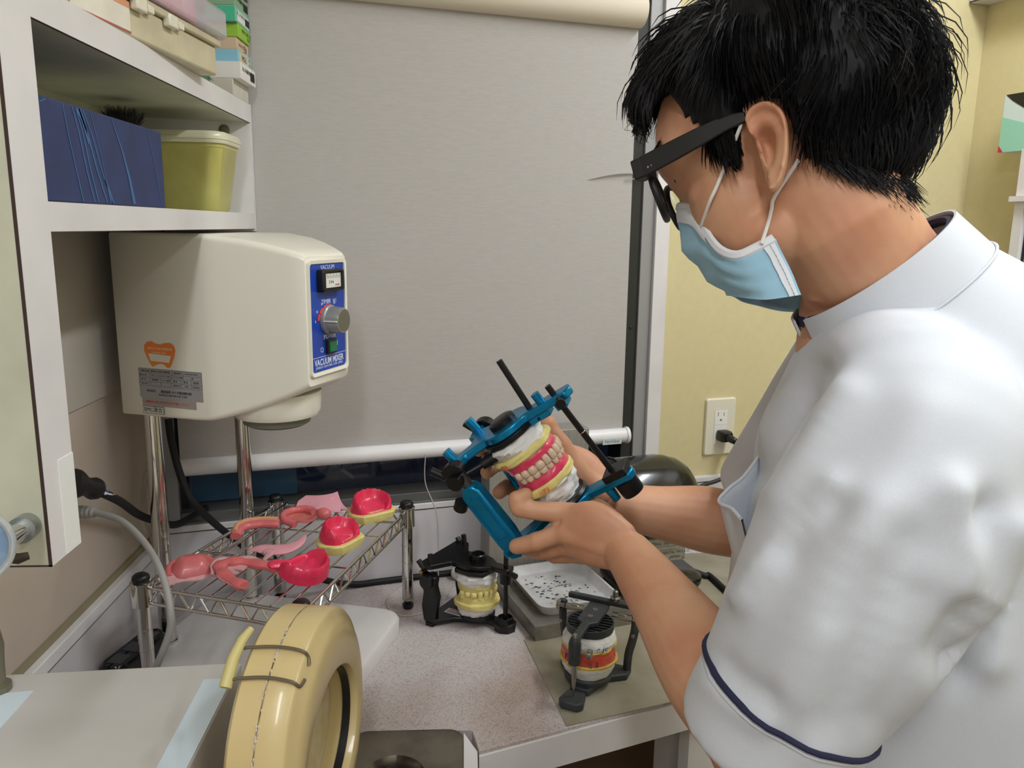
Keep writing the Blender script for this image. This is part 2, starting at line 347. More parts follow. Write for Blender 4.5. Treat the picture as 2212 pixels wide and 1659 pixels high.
# ------------------------------------------------------------------ wall cabinet on the left
XF = -.335
CABY0, CABY1 = .640, .689
t = thing('wall_cabinet', (-.42, 1.0, 1.44), 'open white wall cabinet with two shelves hung on the left wall', 'cabinet')
m = MB(); m.span((WX+.001, CABY0, 1.172), (XF, CABY1, 2.1)); obj('side_panel', m, LAM, t)
m = MB(); m.span((WX+.001, CABY0-.0012, 1.1735), (XF-.0022, CABY0, 2.1)); obj('panel_face', m, LAMG, t)
m = MB(); m.span((WX+.001, CABY0-.0014, 1.172), (XF+.0002, CABY0-.0002, 1.1735)); m.span((XF-.0022, CABY0-.0014, 1.172), (XF+.0002, CABY0-.0002, 2.1)); obj('edge_banding', m, EDGE, t)
def yend(x): return wallY(x)-.0115
def shelf(z0, z1, th=.0):
    m = MB(); m.prism([(WX+.003, CABY1), (XF-.002, CABY1), (XF-.002, yend(XF)-.012), (WX+.003, yend(WX)-.012)], z0, z1); obj('shelf', m, LAMG, t)
    m = MB(); m.span((XF-.002, CABY1, z0), (XF, yend(XF)-.006, z1)); obj('shelf_edge', m, LAM, t)
    m = MB(); m.span((XF-.0021, CABY1, z0-.0006), (XF, yend(XF)-.008, z0)); obj('edge_banding', m, EDGE, t)
shelf(1.441, 1.465); shelf(1.605, 1.633)
m = MB(); m.prism([(WX+.001, CABY1), (WX+.003, CABY1), (WX+.003, yend(WX)), (WX+.001, yend(WX))], 1.441, 1.633); obj('back_panel', m, LAMG, t)
m = MB(); m.prism([(WX+.003, yend(WX)-.012), (XF, yend(XF)-.012), (XF, yend(XF)), (WX+.003, yend(WX))], 1.4375, 1.633); ep = obj('end_panel', m, LAM, t)
q = onx(491, 272, -.365)
m = MB(frame((-.372, yend(-.372)-.0125, 1.592), BD, (0,0,1))); m.lathe([(.0, .003), (.006, .003), (.008, .0015), (.008, 0)], n=20); obj('cap', m, mat('grey_cap', (120, 114, 96), .5), ep)
tp = MB(); tp.span((XF-.001, .664, 1.1725), (XF+.0006, .6895, 1.255)); obj('tape', tp, mat('white_tape', (232, 232, 230), .4), t)
# blue box with light streaks
bx0, bx1, bz0, bz1, bX = .694, .965, 1.4652, 1.549, XF-.004
t = thing('blue_box', (-.4, .83, bz0), 'dark blue box with pale blue streaks on the lower shelf', 'box')
m = MB(); m.span((WX+.02, bx0, bz0), (bX, bx1, bz1)); obj('carton', m, mat('dark_blue_card', (44, 58, 104), .6, noise=(30, .12)), t, bevel=.0015)
SB = mat('pale_blue_print', (62, 100, 150), .6)
def streak(pts, w0, w1):
    P = [onx(x, y, bX+.0004) for x, y in pts]; m = MB()
    n = len(P); vs = []
    for i, p in enumerate(P):
        w_ = w0+(w1-w0)*i/(n-1); vs += [p+V((0, -w_, 0)), p+V((0, w_, 0))]
    for p in vs: p.y = min(max(p.y, bx0+.002), bx1-.002); p.z = min(max(p.z, bz0+.002), bz1-.002)
    m.add(vs, [(2*i, 2*i+1, 2*i+3, 2*i+2) for i in range(n-1)]); obj('printed_streak', m, SB, t, smooth=0)
streak([(134, 214), (150, 300), (168, 380), (181, 436)], .0007, .001)
for k, (a, b) in enumerate(((155, 205), (163, 214), (170, 232), (178, 243))):
    streak([(a, 222+3*k), (a+.25*(b-a)+4, 290), (a+.6*(b-a)+2, 365), (b, 438)], .0016 if k == 2 else .0009, .0012)
streak([(168, 226), (180, 262), (192, 312)], .006, .001)
streak([(194, 232), (215, 320), (232, 400), (243, 438)], .0006, .0006); streak([(228, 388), (236, 412), (243, 438)], .002, .004)
streak([(240, 246), (264, 325), (280, 385), (291, 440)], .0006, .004); streak([(318, 275), (332, 345), (349, 441)], .0005, .0005)
streak([(82, 218), (97, 202)], .004, .002)
# dark bristled brush behind the box
bc = onx(266, 256, -.44)
t = thing('bristle_brush', (bc.x, bc.y, 1.4652), 'black bristled brush standing behind the blue box on the shelf', 'brush')
m = MB(); m.lathe([(.012, 0), (.012, .07), (.008, bc.z-.02-1.4652)], Matrix.Translation((bc.x, bc.y, 1.4652)), n=14); obj('handle', m, mat('brown_wood_handle', (88, 58, 40), .5), t)
m = MB()
for i in range(520):
    a = random.uniform(0, 2*math.pi); r = .010*math.sqrt(random.random()); b0 = V((bc.x+r*math.cos(a), bc.y+r*math.sin(a), bc.z-.026))
    b1 = b0+V((r*math.cos(a)*1.0+random.uniform(-.006, .006), r*math.sin(a)*2.2+random.uniform(-.014, .014), random.uniform(.026, .040)))
    m.tube([b0, (b0+b1)/2+V((0, 0, .004)), b1], [.0006, .0005, .0002], 3)
o = obj('bristles', m, mat('black_bristle', (16, 16, 24), .5), t); o['kind'] = 'stuff'
# yellow tub
tc_ = V((-.412, 1.241, 1.4652))
t = thing('plastic_tub', tc_, 'clear lidded tub of yellow powder beside the blue box', 'tub')
def rr3(w_, h_, r, z, n=7): return [V((tc_.x+p[0], tc_.y+p[1], z)) for p in rrect(w_, h_, r, n)]
z0 = 1.4652
m = MB(); m.loft([rr3(.118, .078, .02, z0), rr3(.124, .084, .022, z0+.004), rr3(.148, .106, .024, z0+.088), rr3(.150, .108, .024, z0+.089), rr3(.150, .108, .024, z0+.094)]); obj('tub_body', m, mat('cloudy_plastic_over_yellow', (194, 188, 112), .3, noise=(22, .14), c2=(178, 172, 94), coat=.3), t)
m = MB(); m.loft([rr3(.156, .114, .026, z0+.094), rr3(.158, .116, .026, z0+.096), rr3(.157, .115, .026, z0+.107), rr3(.152, .11, .024, z0+.110)]); lid = obj('lid', m, mat('milky_lid', (220, 218, 190), .3, coat=.3, sss=0), t)
m = MB(); m.loft([rr3(.158, .116, .026, z0+.0985), rr3(.1605, .1185, .027, z0+.0995), rr3(.1605, .1185, .027, z0+.102), rr3(.158, .116, .026, z0+.103)]); obj('lid_rim', m, mat('milky_lid', (0,0,0)), lid)

# ------------------------------------------------------------------ things on the upper shelf
ZS = 1.6332
ff = V((-.313, 1.105, ZS)); nf = V((-.347, .785, ZS)); ld = (ff-nf).normalized(); lp = V((-ld.y, ld.x, 0))
L_ = (ff-nf).length
Mc = fr3(nf, ld, lp, (0,0,1))
t = thing('tool_case', nf, 'cream plastic tool case with snap latches on the top shelf', 'case')
CR = mat('aged_cream_plastic', (205, 196, 166), .45, noise=(25, .08))
m = MB(Mc); m.span((0, 0, 0), (L_, .12, .035)); obj('case_body', m, CR, t, bevel=.003)
m = MB(Mc); m.span((-.004, -.005, .035), (L_+.004, .125, .044)); obj('case_lid', m, CR, t, bevel=.002)
for s in (.33, .55):
    m = MB(Mc); m.span((L_*s, -.009, .027), (L_*s+.022, -.0, .041)); lt = obj('latch', m, CREAMP, t, bevel=.002)
    m = MB(Mc); m.span((L_*s+.025, -.008, .030), (L_*s+.038, -.0, .038)); obj('latch_tab', m, CREAMP, lt, bevel=.001)
m = MB(Mc); m.span((.0, -.0006, .003), (.105, .0, .033)); sl = obj('sticker', m, mat('aged_paper', (226, 220, 206), .6, noise=(30, .05)), t)
m = MB(Mc); m.span((.03, -.0009, .027), (.105, -.0006, .033)); obj('orange_stripe', m, mat('faded_orange', (216, 150, 112), .6), sl)
m = MB(Mc); m.span((0, -.0009, .003), (.105, -.0006, .005)); obj('red_stripe', m, mat('faded_red', (170, 92, 86), .6), sl)
t = thing('translucent_box', nf+V((0, 0, .0445)), 'milky translucent box with pink contents on top of the cream case', 'box')
m = MB(Mc); m.span((.05, -.012, .0445), (L_+.012, .115, .080)); obj('box_shell', m, mat('milky_box', (214, 204, 214), .25, alpha=.55, coat=.3), t, bevel=.005)
m = MB(Mc); m.span((.06, -.006, .047), (L_-.07, .108, .076)); obj('pink_contents', m, mat('pink_contents', (226, 110, 140), .5, noise=(60, .2), c2=(240, 200, 210)), t)
pcn = Mc @ V((-.075, .03, 0))
t = thing('printed_carton', pcn, 'white carton with blue print at the near end of the top shelf', 'carton')
m = MB(Mc); m.span((-.092, .006, .0003), (-.036, .09, .055)); cb = obj('carton', m, mat('white_card', (236, 236, 238), .5), t, bevel=.001)
m = MB(Mc); m.span((-.07, .0054, .008), (-.039, .006, .03)); obj('blue_print', m, mat('blue_speckle_print', (120, 170, 226), .5, noise=(200, .3), c2=(226, 234, 244)), cb)
# cartons stacked at the far end
CX_ = -.329
def yz(px, py): p = onx(px, py, CX_); return p.y, p.z
zb = ZS
cart = [  # colours front/end, left px, right px, thickness, label words, overhang
    ((206, 202, 190), (206, 202, 190), 508, 552, .0235, 'grey-white carton at the bottom of the carton stack on the top shelf', -.006, None),
    ((232, 230, 226), (232, 230, 226), 509, 571, .024, 'white carton with a barcode label, second from the bottom of the carton stack', .006, 'white'),
    ((150, 200, 206), (140, 196, 220), 514, 567, .0195, 'light blue carton lying on the white barcode carton', 0, 'blue'),
    ((212, 186, 160), (212, 186, 160), 516, 561, .0175, 'tan carton lying on the light blue carton', -.003, 'tan'),
    ((150, 196, 62), (150, 196, 62), 516, 564, .0195, 'lime green carton in the middle of the carton stack', 0, 'lime'),
    ((128, 196, 176), (70, 190, 150), 512, 562, .0215, 'teal carton with a white barcode label lying on the lime carton', 0, 'teal'),
    ((140, 172, 140), (140, 172, 140), 513, 562, .022, 'sage green carton lying on the teal carton', -.002, 'sage'),
    ((96, 92, 78), (96, 92, 78), 516, 566, .02, 'dark olive carton on top of the carton stack', 0, None)]
WHC = mat('label_white', (228, 228, 224), .5); BKI = mat('black_ink', (30, 30, 32), .6)
yA, yB = None, None
for i, (cf, ce_, l, r, th, lab, ov, kind) in enumerate(cart):
    y0 = onx(l, 100, CX_).y; y1 = onx(r, 100, CX_).y; x1 = CX_+ov
    y1 = min(y1, 1.344)
    t = thing('carton', (x1-.05, (y0+y1)/2, zb), lab, 'carton', 'cartons stacked on the top shelf')
    m = MB(); m.span((x1-.045, y0, zb), (x1, y1, zb+th-.0003)); bd = obj('carton_body', m, mat('card_front_%d' % i, cf, .55, noise=(40, .06)), t, bevel=.0006)
    m = MB(); m.span((x1-.0435, y0-.0004, zb+.001), (x1-.001, y0, zb+th-.0013)); obj('carton_end', m, mat('card_end_%d' % i, ce_, .55), t)
    def MX(y, z): return fr3((x1+.0002, y, z), (0,1,0), (0,0,1), (1,0,0))
    if kind in ('white', 'teal', 'sage'):
        if kind == 'teal':
            m = MB(); m.span((x1, y0+.01, zb+.003), (x1+.0002, min(y0+.11, y1-.004), zb+th-.004)); obj('paper_label', m, WHC, t)
        text('AL-2A', MX(y0+.008, zb+th*.62), .008, BKI, t); text('歯科用', MX(y0+.03, zb+th*.6), .007, BKI, t)
        m = MB()
        for k in range(11): m.span((x1, y0+.052+k*.0022, zb+.005), (x1+.0004, y0+.0533+k*.0022+(.0005 if k % 3 else 0), zb+th-.006))
        obj('barcode', m, BKI, t); text('2A', MX(y1-.014, zb+th*.5), .008, BKI, t)
    elif kind == 'blue':
        m = MB(); m.span((x1, y0+.006, zb+.002), (x1+.0002, y0+.06, zb+th-.003)); obj('paper_label', m, mat('aged_label', (206, 198, 172), .5), t)
        text('WS-2', MX(y0+.018, zb+th*.5), .011, BKI, t, bold=.0003); text('5.5', MX(y1-.014, zb+th*.7), .006, BKI, t); text('5.5', MX(y1-.014, zb+th*.3), .006, BKI, t)
    elif kind == 'lime':
        text('NEW SURE SET', MX(y0+.02, zb+th*.65), .008, mat('dark_green_ink', (70, 110, 40), .6), t); text('STEEL', MX(y0+.05, zb+th*.3), .007, mat('dark_green_ink', (0,0,0)), t)
    elif kind == 'tan':
        text('SURE SET STEEL', MX(y0+.01, zb+th*.5), .006, mat('brown_ink', (150, 120, 96), .6), t); text('三A', MX(y1-.03, zb+th*.4), .012, mat('dark_brown_ink', (70, 52, 40), .6), t)
    zb += th
# crumpled green wrapper under the case
q = V((-.330, 1.145, ZS))
m = MB()
for i in range(9):
    a = [V((q.x-.03+random.uniform(-.022, .03), q.y+random.uniform(-.022, .022), ZS+random.uniform(.0006, .016))) for _ in range(4)]
    m.add(a+[p+V((.0004, .0004, .0006)) for p in a], [(0,1,2),(1,3,2),(4,6,5),(5,6,7),(0,2,6,4),(0,4,5,1),(1,5,7,3),(3,7,6,2)])
o = obj('green_wrapper', m, mat('green_film', (120, 160, 130), .2, alpha=.75), None, smooth=0); tag(o, 'crumpled green plastic wrapper under the cream case', 'wrapper')

# ------------------------------------------------------------------ vacuum mixer
OM = V((-.407, 1.244, 0)); am = V((.927, -.375, 0)); lm = V((.375, .927, 0))
MM = fr3(OM, am, lm, (0,0,1))
HOUS = mat('ivory_enamel', (238, 234, 220), .28, coat=.25)
t = thing('vacuum_mixer', (-.28, 1.17, ZC), 'ivory vacuum mixer with a blue control panel on two chrome posts', 'mixer')
# base plate
ab = V((.963, -.27, 0)); lb = V((.27, .963, 0)); bc0 = V((-.092, 1.25, 0))
MBs = fr3(bc0, ab, lb, (0,0,1))
m = MB(MBs); pts = rrect(.335, .262, .035, 7, -.1675, -.139)
m.loft([[(x, y, z) for x, y in rrect(.335-2*i, .262-2*i, .035, 7, -.1675, -.139)] for i, z in ((0, ZC+.0003), (0, ZC+.021), (.002, ZC+.0245), (.006, ZC+.026))]); obj('base_plate', m, mat('white_enamel_base', (222, 219, 218), .35, noise=(8, .05)), t, smooth=30)
P1, P2 = V((-.444, 1.152, 0)), V((-.358, 1.298, 0))
for p in (P1, P2):
    m = MB(); m.lathe([(.014, ZC+.026), (.014, ZC+.03), (.012, ZC+.031), (.012, 1.235)], Matrix.Translation(p), n=24); obj('post', m, CHROME, t)
# housing: stations along a (rear to front): (a, near l, far l, z bottom, z top, corner)
def hring(a, l0, l1, zb_, zt_, r, n=6): return [V((a, p[0], p[1])) for p in rrect(l1-l0, zt_-zb_, r, n, (l0+l1)/2, (zb_+zt_)/2)]
zt = 1.436
st = [(-.03, -.121, .080, 1.187, zt-.004, .004), (-.026, -.125, .083, 1.183, zt, .005), (.10, -.125, .083, 1.184, zt, .006), (.119, -.125, .083, 1.185, zt-.0002, .007), (.128, -.1238, .082, 1.1865, zt-.001, .008), (.138, -.1205, .080, 1.189, zt-.0025, .008), (.17, -.110, .070, 1.198, zt-.006, .009), (.20, -.1005, .055, 1.209, zt-.012, .009), (.23, -.092, .034, 1.222, zt-.019, .009), (.247, -.0875, .022, 1.231, zt-.024, .009), (.252, -.085, .018, 1.235, zt-.028, .007)]
m = MB(MM); m.loft([hring(*q) for q in st]); hs = obj('housing', m, HOUS, t, smooth=50)
# neck and mixing head
cn = OM+am*.165+lm*(-.035)
m = MB(); m.lathe([(.064, 1.216), (.062, 1.188), (.058, 1.181), (.05, 1.179)], Matrix.Translation((cn.x, cn.y, 0)), n=36); obj('neck', m, HOUS, t)
m = MB(); m.lathe([(.048, 1.179), (.047, 1.170), (.04, 1.166), (.0, 1.166)], Matrix.Translation((cn.x, cn.y, 0)), n=36); obj('mixing_head', m, mat('grey_green_rubber', (120, 122, 108), .5), t)
# control panel on the front face: local frame (u along lm, v up, w out along am)
ul0, ul1 = -.078, .010; pc = (ul0+ul1)/2
def MP(u, v, w_=0): return fr3(OM+am*(.2522+w_)+lm*u+V((0, 0, v)), lm, (0,0,1), am)
zp0, zp1 = 1.252, 1.398
m = MB(MP(pc, (zp0+zp1)/2)); W_, H_ = ul1-ul0, zp1-zp0
o1 = rrect(W_+.008, H_+.010, .006, 5); o0 = rrect(W_, H_, .005, 5)
m.loft([[(x, y, -.004) for x, y in o1], [(x, y, .003) for x, y in o1], [(x*.99, y*.995, .004) for x, y in o1], [(x, y, .003) for x, y in o0], [(x, y, .0006) for x, y in o0]]); obj('panel_surround', m, HOUS, t)
m = MB(MP(pc, (zp0+zp1)/2)); m.prism(rrect(W_-.001, H_-.001, .005, 5), .0, .0012); pl = obj('control_panel', m, mat('royal_blue_panel', (26, 66, 168), .3), t)
WI = mat('white_ink', (214, 220, 236), .5)
text('VACUUM', MP(pc+.002, zp1-.0055, .0014), .0085, WI, pl, align='CENTER')
zg = zp1-.023
m = MB(MP(pc+.001, zg)); m.loft([[(x*s, y*s, z) for x, y in rrect(.054, .030, .003, 3)] for s, z in ((1, .001), (1, .010), (.93, .0125), (.80, .0125), (.78, .009))]); ga = obj('gauge', m, BLACKP, t, smooth=30)
m = MB(MP(pc+.003, zg)); m.span((-.020, -.0095, .0085), (.020, .0095, .0096)); obj('gauge_face', m, mat('gauge_white', (225, 224, 220), .4), ga)
m = MB(MP(pc+.003, zg))
for k in range(9): m.span((-.016+k*.004, .003, .0096), (-.0154+k*.004, .007 if k % 2 else .0085, .0098))
obj('gauge_ticks', m, BKI, ga); text('2 4 6', MP(pc-.009, zg-.002, .0098), .006, BKI, ga); text('mmHg', MP(pc+.007, zg-.006, .0098), .004, mat('red_ink', (200, 50, 50), .5), ga)
text('TIMER', MP(pc-.016, zp1-.052, .0014), .0088, WI, pl); text('SEC', MP(pc+.013, zp1-.052, .0014), .006, WI, pl)
zk = zp1-.077
for k, (a, s) in enumerate(((180, '0'), (150, '10'), (118, '20'), (88, '30'), (58, '40'))):
    text(s, MP(pc+.032*math.cos(math.radians(a)), zk+.0255*math.sin(math.radians(a)), .0014), .005, WI, pl, align='CENTER')
    if k < 4:
        m = MB(MP(pc, zk)); arc = [math.radians(a-2-(26 if k else 26)*j/6) for j in range(7)]
        m.add([(r*.026*math.cos(q)*1.02, r*.0215*math.sin(q), .0014) for q in arc for r in (.82, 1.0)]+[(r*.026*math.cos(q)*1.02, r*.0215*math.sin(q), .0016) for q in arc for r in (.82, 1.0)], [(14+2*i, 15+2*i, 17+2*i, 16+2*i) for i in range(6)]); obj('dial_mark', m, mat('red_orange_print', (236, 70, 40), .5), pl, smooth=0)
m = MB(MP(pc, zk)); n_ = 48
rg = lambda r, z, a=.0: [(r*(1+a*math.cos(9*2*math.pi*i/n_))*math.cos(2*math.pi*i/n_), r*(1+a*math.cos(9*2*math.pi*i/n_))*math.sin(2*math.pi*i/n_), z) for i in range(n_)]
m.loft([rg(.0205, .0015), rg(.0205, .006), rg(.0185, .0075, .02), rg(.0172, .024, .02), rg(.0165, .026)]); kn = obj('timer_knob', m, mat('grey_knob', (150, 150, 148), .35, .3), t, smooth=35)
m = MB(MP(pc, zk)); m.lathe([(.015, .025), (.015, .0264), (.0, .0266)], n=32); obj('knob_cap', m, ALU, kn)
m = MB(MP(pc, zk)); m.span((-.0203, -.0006, .006), (-.0165, .0006, .0255)); obj('pointer_line', m, WHITEP, kn)
text('POWER', MP(pc+.003, zp0+.046, .0014), .009, WI, pl, align='CENTER')
m = MB(MP(pc+.003, zp0+.032)); m.loft([[(x*s, y*s, z) for x, y in rrect(.024, .020, .002, 3)] for s, z in ((1, .001), (1, .005), (.8, .006))]); sw = obj('power_switch', m, BLACKP, t, smooth=30)
m = MB(MP(pc+.003, zp0+.032)); m.span((-.009, -.0072, .005), (.009, .0072, .0075)); obj('rocker', m, mat('green_switch', (12, 110, 72), .25), sw, bevel=.001)
text('O', MP(pc-.018, zp0+.029, .0014), .010, WI, pl, align='CENTER'); text('I', MP(pc+.022, zp0+.034, .0014), .010, WI, pl, align='CENTER')
m = MB(MP(pc, zp0+.020)); m.span((-W_/2+.001, -.0003, .0012), (W_/2-.001, .0003, .0014)); obj('panel_line', m, WI, pl)
text('VACUUM MIXER', MP(pc, zp0+.0125, .0014), .0125, WI, pl, align='CENTER', sx=.82, bold=.00025); text('J.MORITA TOKYO MFG. CORP.  JAPAN', MP(pc, zp0+.0055, .0014), .0048, WI, pl, align='CENTER', sx=.85, shear=.2)
# stickers on the near side face: local frame (u along am, v up, w out along -lm)
def MS(u, v, w_=0): return fr3(OM+am*u+lm*(-.1252-w_)+V((0, 0, v)), am, (0,0,1), -lm)
def side_uv(px, py):
    r = ray(px, py); n = -lm; q = OM+lm*(-.125)-CAM; tt = V((q.x, q.y, 0)).dot(n)/V((r.x, r.y, 0)).dot(n); p = CAM+r*tt
    return (p-OM).dot(am), p.z
def poly(name, pts, w_, m_, par, smooth=0):
    P = [side_uv(*q) for q in pts]; m = MB(MS(0, 0, w_)); m.prism(P, 0, .0002); return obj(name, m, m_, par, smooth=smooth)
OR = mat('orange_sticker', (236, 118, 46), .45, noise=(14, .2), c2=(228, 142, 52))
tooth = [(312, 745), (318, 738), (327, 737), (336, 742), (346, 744), (357, 741), (368, 741), (376, 747), (379, 757), (377, 770), (372, 785), (368, 794), (362, 795), (357, 789), (351, 786), (343, 786), (336, 789), (331, 792), (326, 787), (318, 772), (312, 757)]
os_ = poly('tooth_sticker', tooth, .0002, OR, t)
poly('sticker_window', [(321, 763), (370, 769), (366, 784), (326, 779)], .0005, mat('pale_sticker', (222, 214, 202), .5), os_)
u0, v0 = side_uv(318, 752); u1, v1 = side_uv(374, 756)
SI = mat('cream_ink', (244, 214, 180), .5)
text('歯科技工所安全管理点検', MS(u0+.001, (v0+v1)/2, .0006), (u1-u0)/11.6, SI, os_, sx=1.0); text('日本歯科技工協会', MS(u0+.007, (v0+v1)/2-.0055, .0006), (u1-u0)/14, SI, os_)
SG = mat('silver_sticker', (160, 158, 160), .45, .2); SL = mat('ink_grey', (52, 54, 62), .5)
q00, q10, q01 = side_uv(299, 792), side_uv(436, 804), side_uv(300, 858)
gu0, gu1, gz1, gz0 = q00[0], q10[0], max(q00[1], q10[1])-.001, side_uv(440, 870)[1]+.003
gz0 = gz1-.041
m = MB(MS(0, 0, .0002)); m.span((gu0, gz0, 0), (gu1, gz1, .0002)); sg = obj('rating_plate', m, SG, t)
gw = gu1-gu0; rows = [gz1-.001-.0058*k for k in range(5)]
m = MB(MS(0, 0, .0004))
for z in rows: m.span((gu0+.001, z-.0002, 0), (gu1-.002, z+.0001, .0001))
for f, r0, r1 in ((.0, 0, 4), (.17, 0, 4), (.53, 0, 2), (.70, 0, 2), (.34, 2, 4), (.50, 2, 4), (.66, 2, 4), (.82, 2, 4), (.985, 0, 4)):
    u = gu0+.001+f*gw; m.span((u-.00015, rows[r1], 0), (u+.00015, rows[r0], .0001))
obj('table_lines', m, SL, sg)
def cell(s, f, r, sz=.0032): text(s, MS(gu0+.002+f*gw, rows[r]-.003, .0005), sz, SL, sg)
cell('一般的名称', 0, 0); cell('歯科技工用真空攪拌器', .18, 0); cell('届出番号', .55, 0); cell('11B2X00071000011', .71, 0, .0028)
cell('販 売 名', 0, 1); cell('バキュームミキサーVM-113', .18, 1, .003); cell('クラス分類', .54, 1, .003); cell('一 般', .78, 1)
cell('型  式', .02, 2); cell('製造番号', .19, 2, .003); cell('ロット番号', .35, 2, .0028); cell('電 圧', .53, 2); cell('電 流', .69, 2); cell('周波数', .84, 2)
cell('VM-113T', .02, 3, .003); cell('100VAC', .52, 3, .0036); cell('1.9A', .70, 3, .0036); cell('50/60Hz', .83, 3, .0034)
text('製造販売', MS(gu0+.012, gz0+.0095, .0005), .0038, SL, sg); text('株式会社 モリタ東京製作所', MS(gu0+.036, gz0+.0095, .0005), .0042, SL, sg, bold=.0001); text('埼玉県北足立郡伊奈町小室7129番地', MS(gu0+.032, gz0+.0048, .0005), .003, SL, sg)
m = MB(MS(0, 0, .0001)); m.span((gu0+.003, gz0-.0115, 0), (gu1-.012, gz0-.0005, .0002)); rs = obj('earth_sticker', m, mat('grey_beige_sticker', (158, 150, 142), .5), t)
text('D種接地工事(100Ω以下)を必ず施して下さい', MS(gu0+.008, gz0-.006, .0004), .0038, mat('red_ink', (0,0,0)), rs)
m = MB(MS(gu0+.021, gz0-.0175, .0003)); m.prism(rrect(.036, .0105, .001), 0, .0002); es = obj('compliance_sticker', m, SL, t)
m = MB(MS(gu0+.021, gz0-.0175, .0005)); m.prism(rrect(.0348, .0093, .0008), 0, .0001); obj('sticker_face', m, mat('off_white_sticker', (206, 206, 198), .5), es)
text('EMC適合', MS(gu0+.021, gz0-.0175, .0007), .0078, BKI, es, align='CENTER')

# ------------------------------------------------------------------ wire rack
rNL, rF, rR, rB = V((-.424, 1.022, 0)), V((-.199, .938, 0)), V((-.094, 1.302, 0)), V((-.320, 1.341, 0))
ZR = .984
t = thing('wire_rack', (rNL+rR)/2+V((0, 0, ZC)), 'small chrome wire rack on four adjustable posts', 'rack')
for p in (rNL, rF, rR, rB):
    zb0 = ZC
    m = MB(); m.lathe([(.009, zb0+.016), (.0095, zb0+.018), (.0095, ZR-.028), (.0098, ZR-.028)] + [], Matrix.Translation(p), n=20)
    for zz in (.055, .085, .115): m.lathe([(.0097, zb0+zz), (.0099, zb0+zz+.0007), (.0097, zb0+zz+.0014)], Matrix.Translation(p), n=20)
    po = obj('post', m, CHROME, t)
    m = MB(); m.lathe([(.0135, ZR-.034), (.0128, ZR-.004), (.0138, ZR-.003), (.0138, ZR-.001), (.011, ZR)], Matrix.Translation(p), n=24); obj('collar', m, CHROME, po)
    m = MB(); m.lathe([(.0105, ZR), (.0115, ZR+.003), (.0108, ZR+.007), (.008, ZR+.0095), (.0, ZR+.010)], Matrix.Translation(p), n=24); obj('cap', m, BLACKP, po)
    m = MB(); m.lathe([(.0085, zb0+.0003), (.0095, zb0+.004), (.0095, zb0+.009), (.006, zb0+.010), (.006, zb0+.018)], Matrix.Translation(p), n=8); obj('foot', m, BLACKP, po)
def side(p, q, out):
    d = (q-p).normalized(); a, b = p+d*.013, q-d*.013
    for z in (ZR-.008, ZR-.030):
        m = MB(); m.cyl(a+V((0, 0, z)), b+V((0, 0, z)), .0024, n=10); obj('side_rail', m, CHROME, t)
    L = (b-a).length; n = max(2, round(L/.032)); P = []
    for k in range(n):
        x0, x1, x2, x3 = [a+d*(L*(k+f)/n) for f in (0.05, .42, .58, .95)]
        P += [x0+V((0, 0, ZR-.028)), x1+V((0, 0, ZR-.010)), x2+V((0, 0, ZR-.010)), x3+V((0, 0, ZR-.028))]
    m = MB(); m.tube(P, .0018, 6); obj('zigzag_truss', m, CHROME, t)
for p, q in ((rNL, rF), (rF, rR), (rR, rB), (rB, rNL)): side(p, q, 1)
NW = 11
for k in range(1, NW):
    f = k/NW; a = rNL.lerp(rF, f); b = rB.lerp(rR, f)
    if k == 0: continue
    m = MB(); m.cyl(a+V((0, 0, ZR-.0045)), b+V((0, 0, ZR-.0045)), .0014, n=8); obj('deck_wire', m, CHROME, t)
for f in (.36, .68):
    a = rNL.lerp(rB, f); b = rF.lerp(rR, f); m = MB(); m.cyl(a+V((0, 0, ZR-.0075)), b+V((0, 0, ZR-.0075)), .0018, n=8); obj('cross_wire', m, CHROME, t)
# ------------------------------------------------------------------ wax pieces and casts on the rack
ZD = ZR-.0031
WAX = mat('red_pink_wax', (216, 112, 114), .35, sss=.25, noise=(60, .08), coat=.2)
WAXT = mat('frosted_pink_wax', (214, 160, 162), .4, sss=.2, noise=(120, .06))
WAXP = mat('pale_pink_acrylic', (226, 158, 170), .38, sss=.2)
HOT = mat('hot_pink_wax', (232, 52, 92), .3, sss=.15, noise=(90, .07), coat=.25)
TANW = mat('tan_wax', (206, 150, 110), .45)
YST = mat('yellow_dental_stone', (230, 215, 138), .65, noise=(70, .07), bump=(160, .3, .001))
WPL = mat('white_plaster', (228, 227, 224), .75, noise=(60, .05), bump=(140, .5, .0015))
def nz(p, s, a): return noise.noise(V(p)*s)*a
def sheet(name, rings, th, m_, parent, M, close=True, wob=0, seed=0):
    # rings: list of point lists (surface grid, closed around); solid of thickness th
    n = len(rings[0]); top = [V(p) for r in rings for p in r]
    if wob: top = [p+V((nz(p+V((seed, 0, 0)), 60, wob), nz(p+V((0, seed, 9)), 60, wob), nz(p+V((0, 5, seed)), 60, wob))) for p in top]
    bot = [p-V((0, 0, th)) for p in top]; k = len(top); fs = []
    R = len(rings); cc = range(n) if close else range(n-1)
    for j in range(R-1):
        for i in cc:
            a, b, c, d = j*n+i, j*n+(i+1) % n, (j+1)*n+(i+1) % n, (j+1)*n+i
            fs += [(a, b, c, d), (k+d, k+c, k+b, k+a)]
    for i in cc: a, b = (R-1)*n+i, (R-1)*n+(i+1) % n; fs.append((a, b, k+b, k+a)); a, b = i, (i+1) % n; fs.append((b, a, k+a, k+b))
    if not close:
        for j in range(R-1):
            for e in (0, n-1): a, b = j*n+e, (j+1)*n+e; fs.append((a, b, k+b, k+a))
    mb = MB(M); mb.add(top+bot, fs); return obj(name, mb, m_, parent, smooth=60)
def at_rack(px, py, z=ZD): return onz(px, py, z)
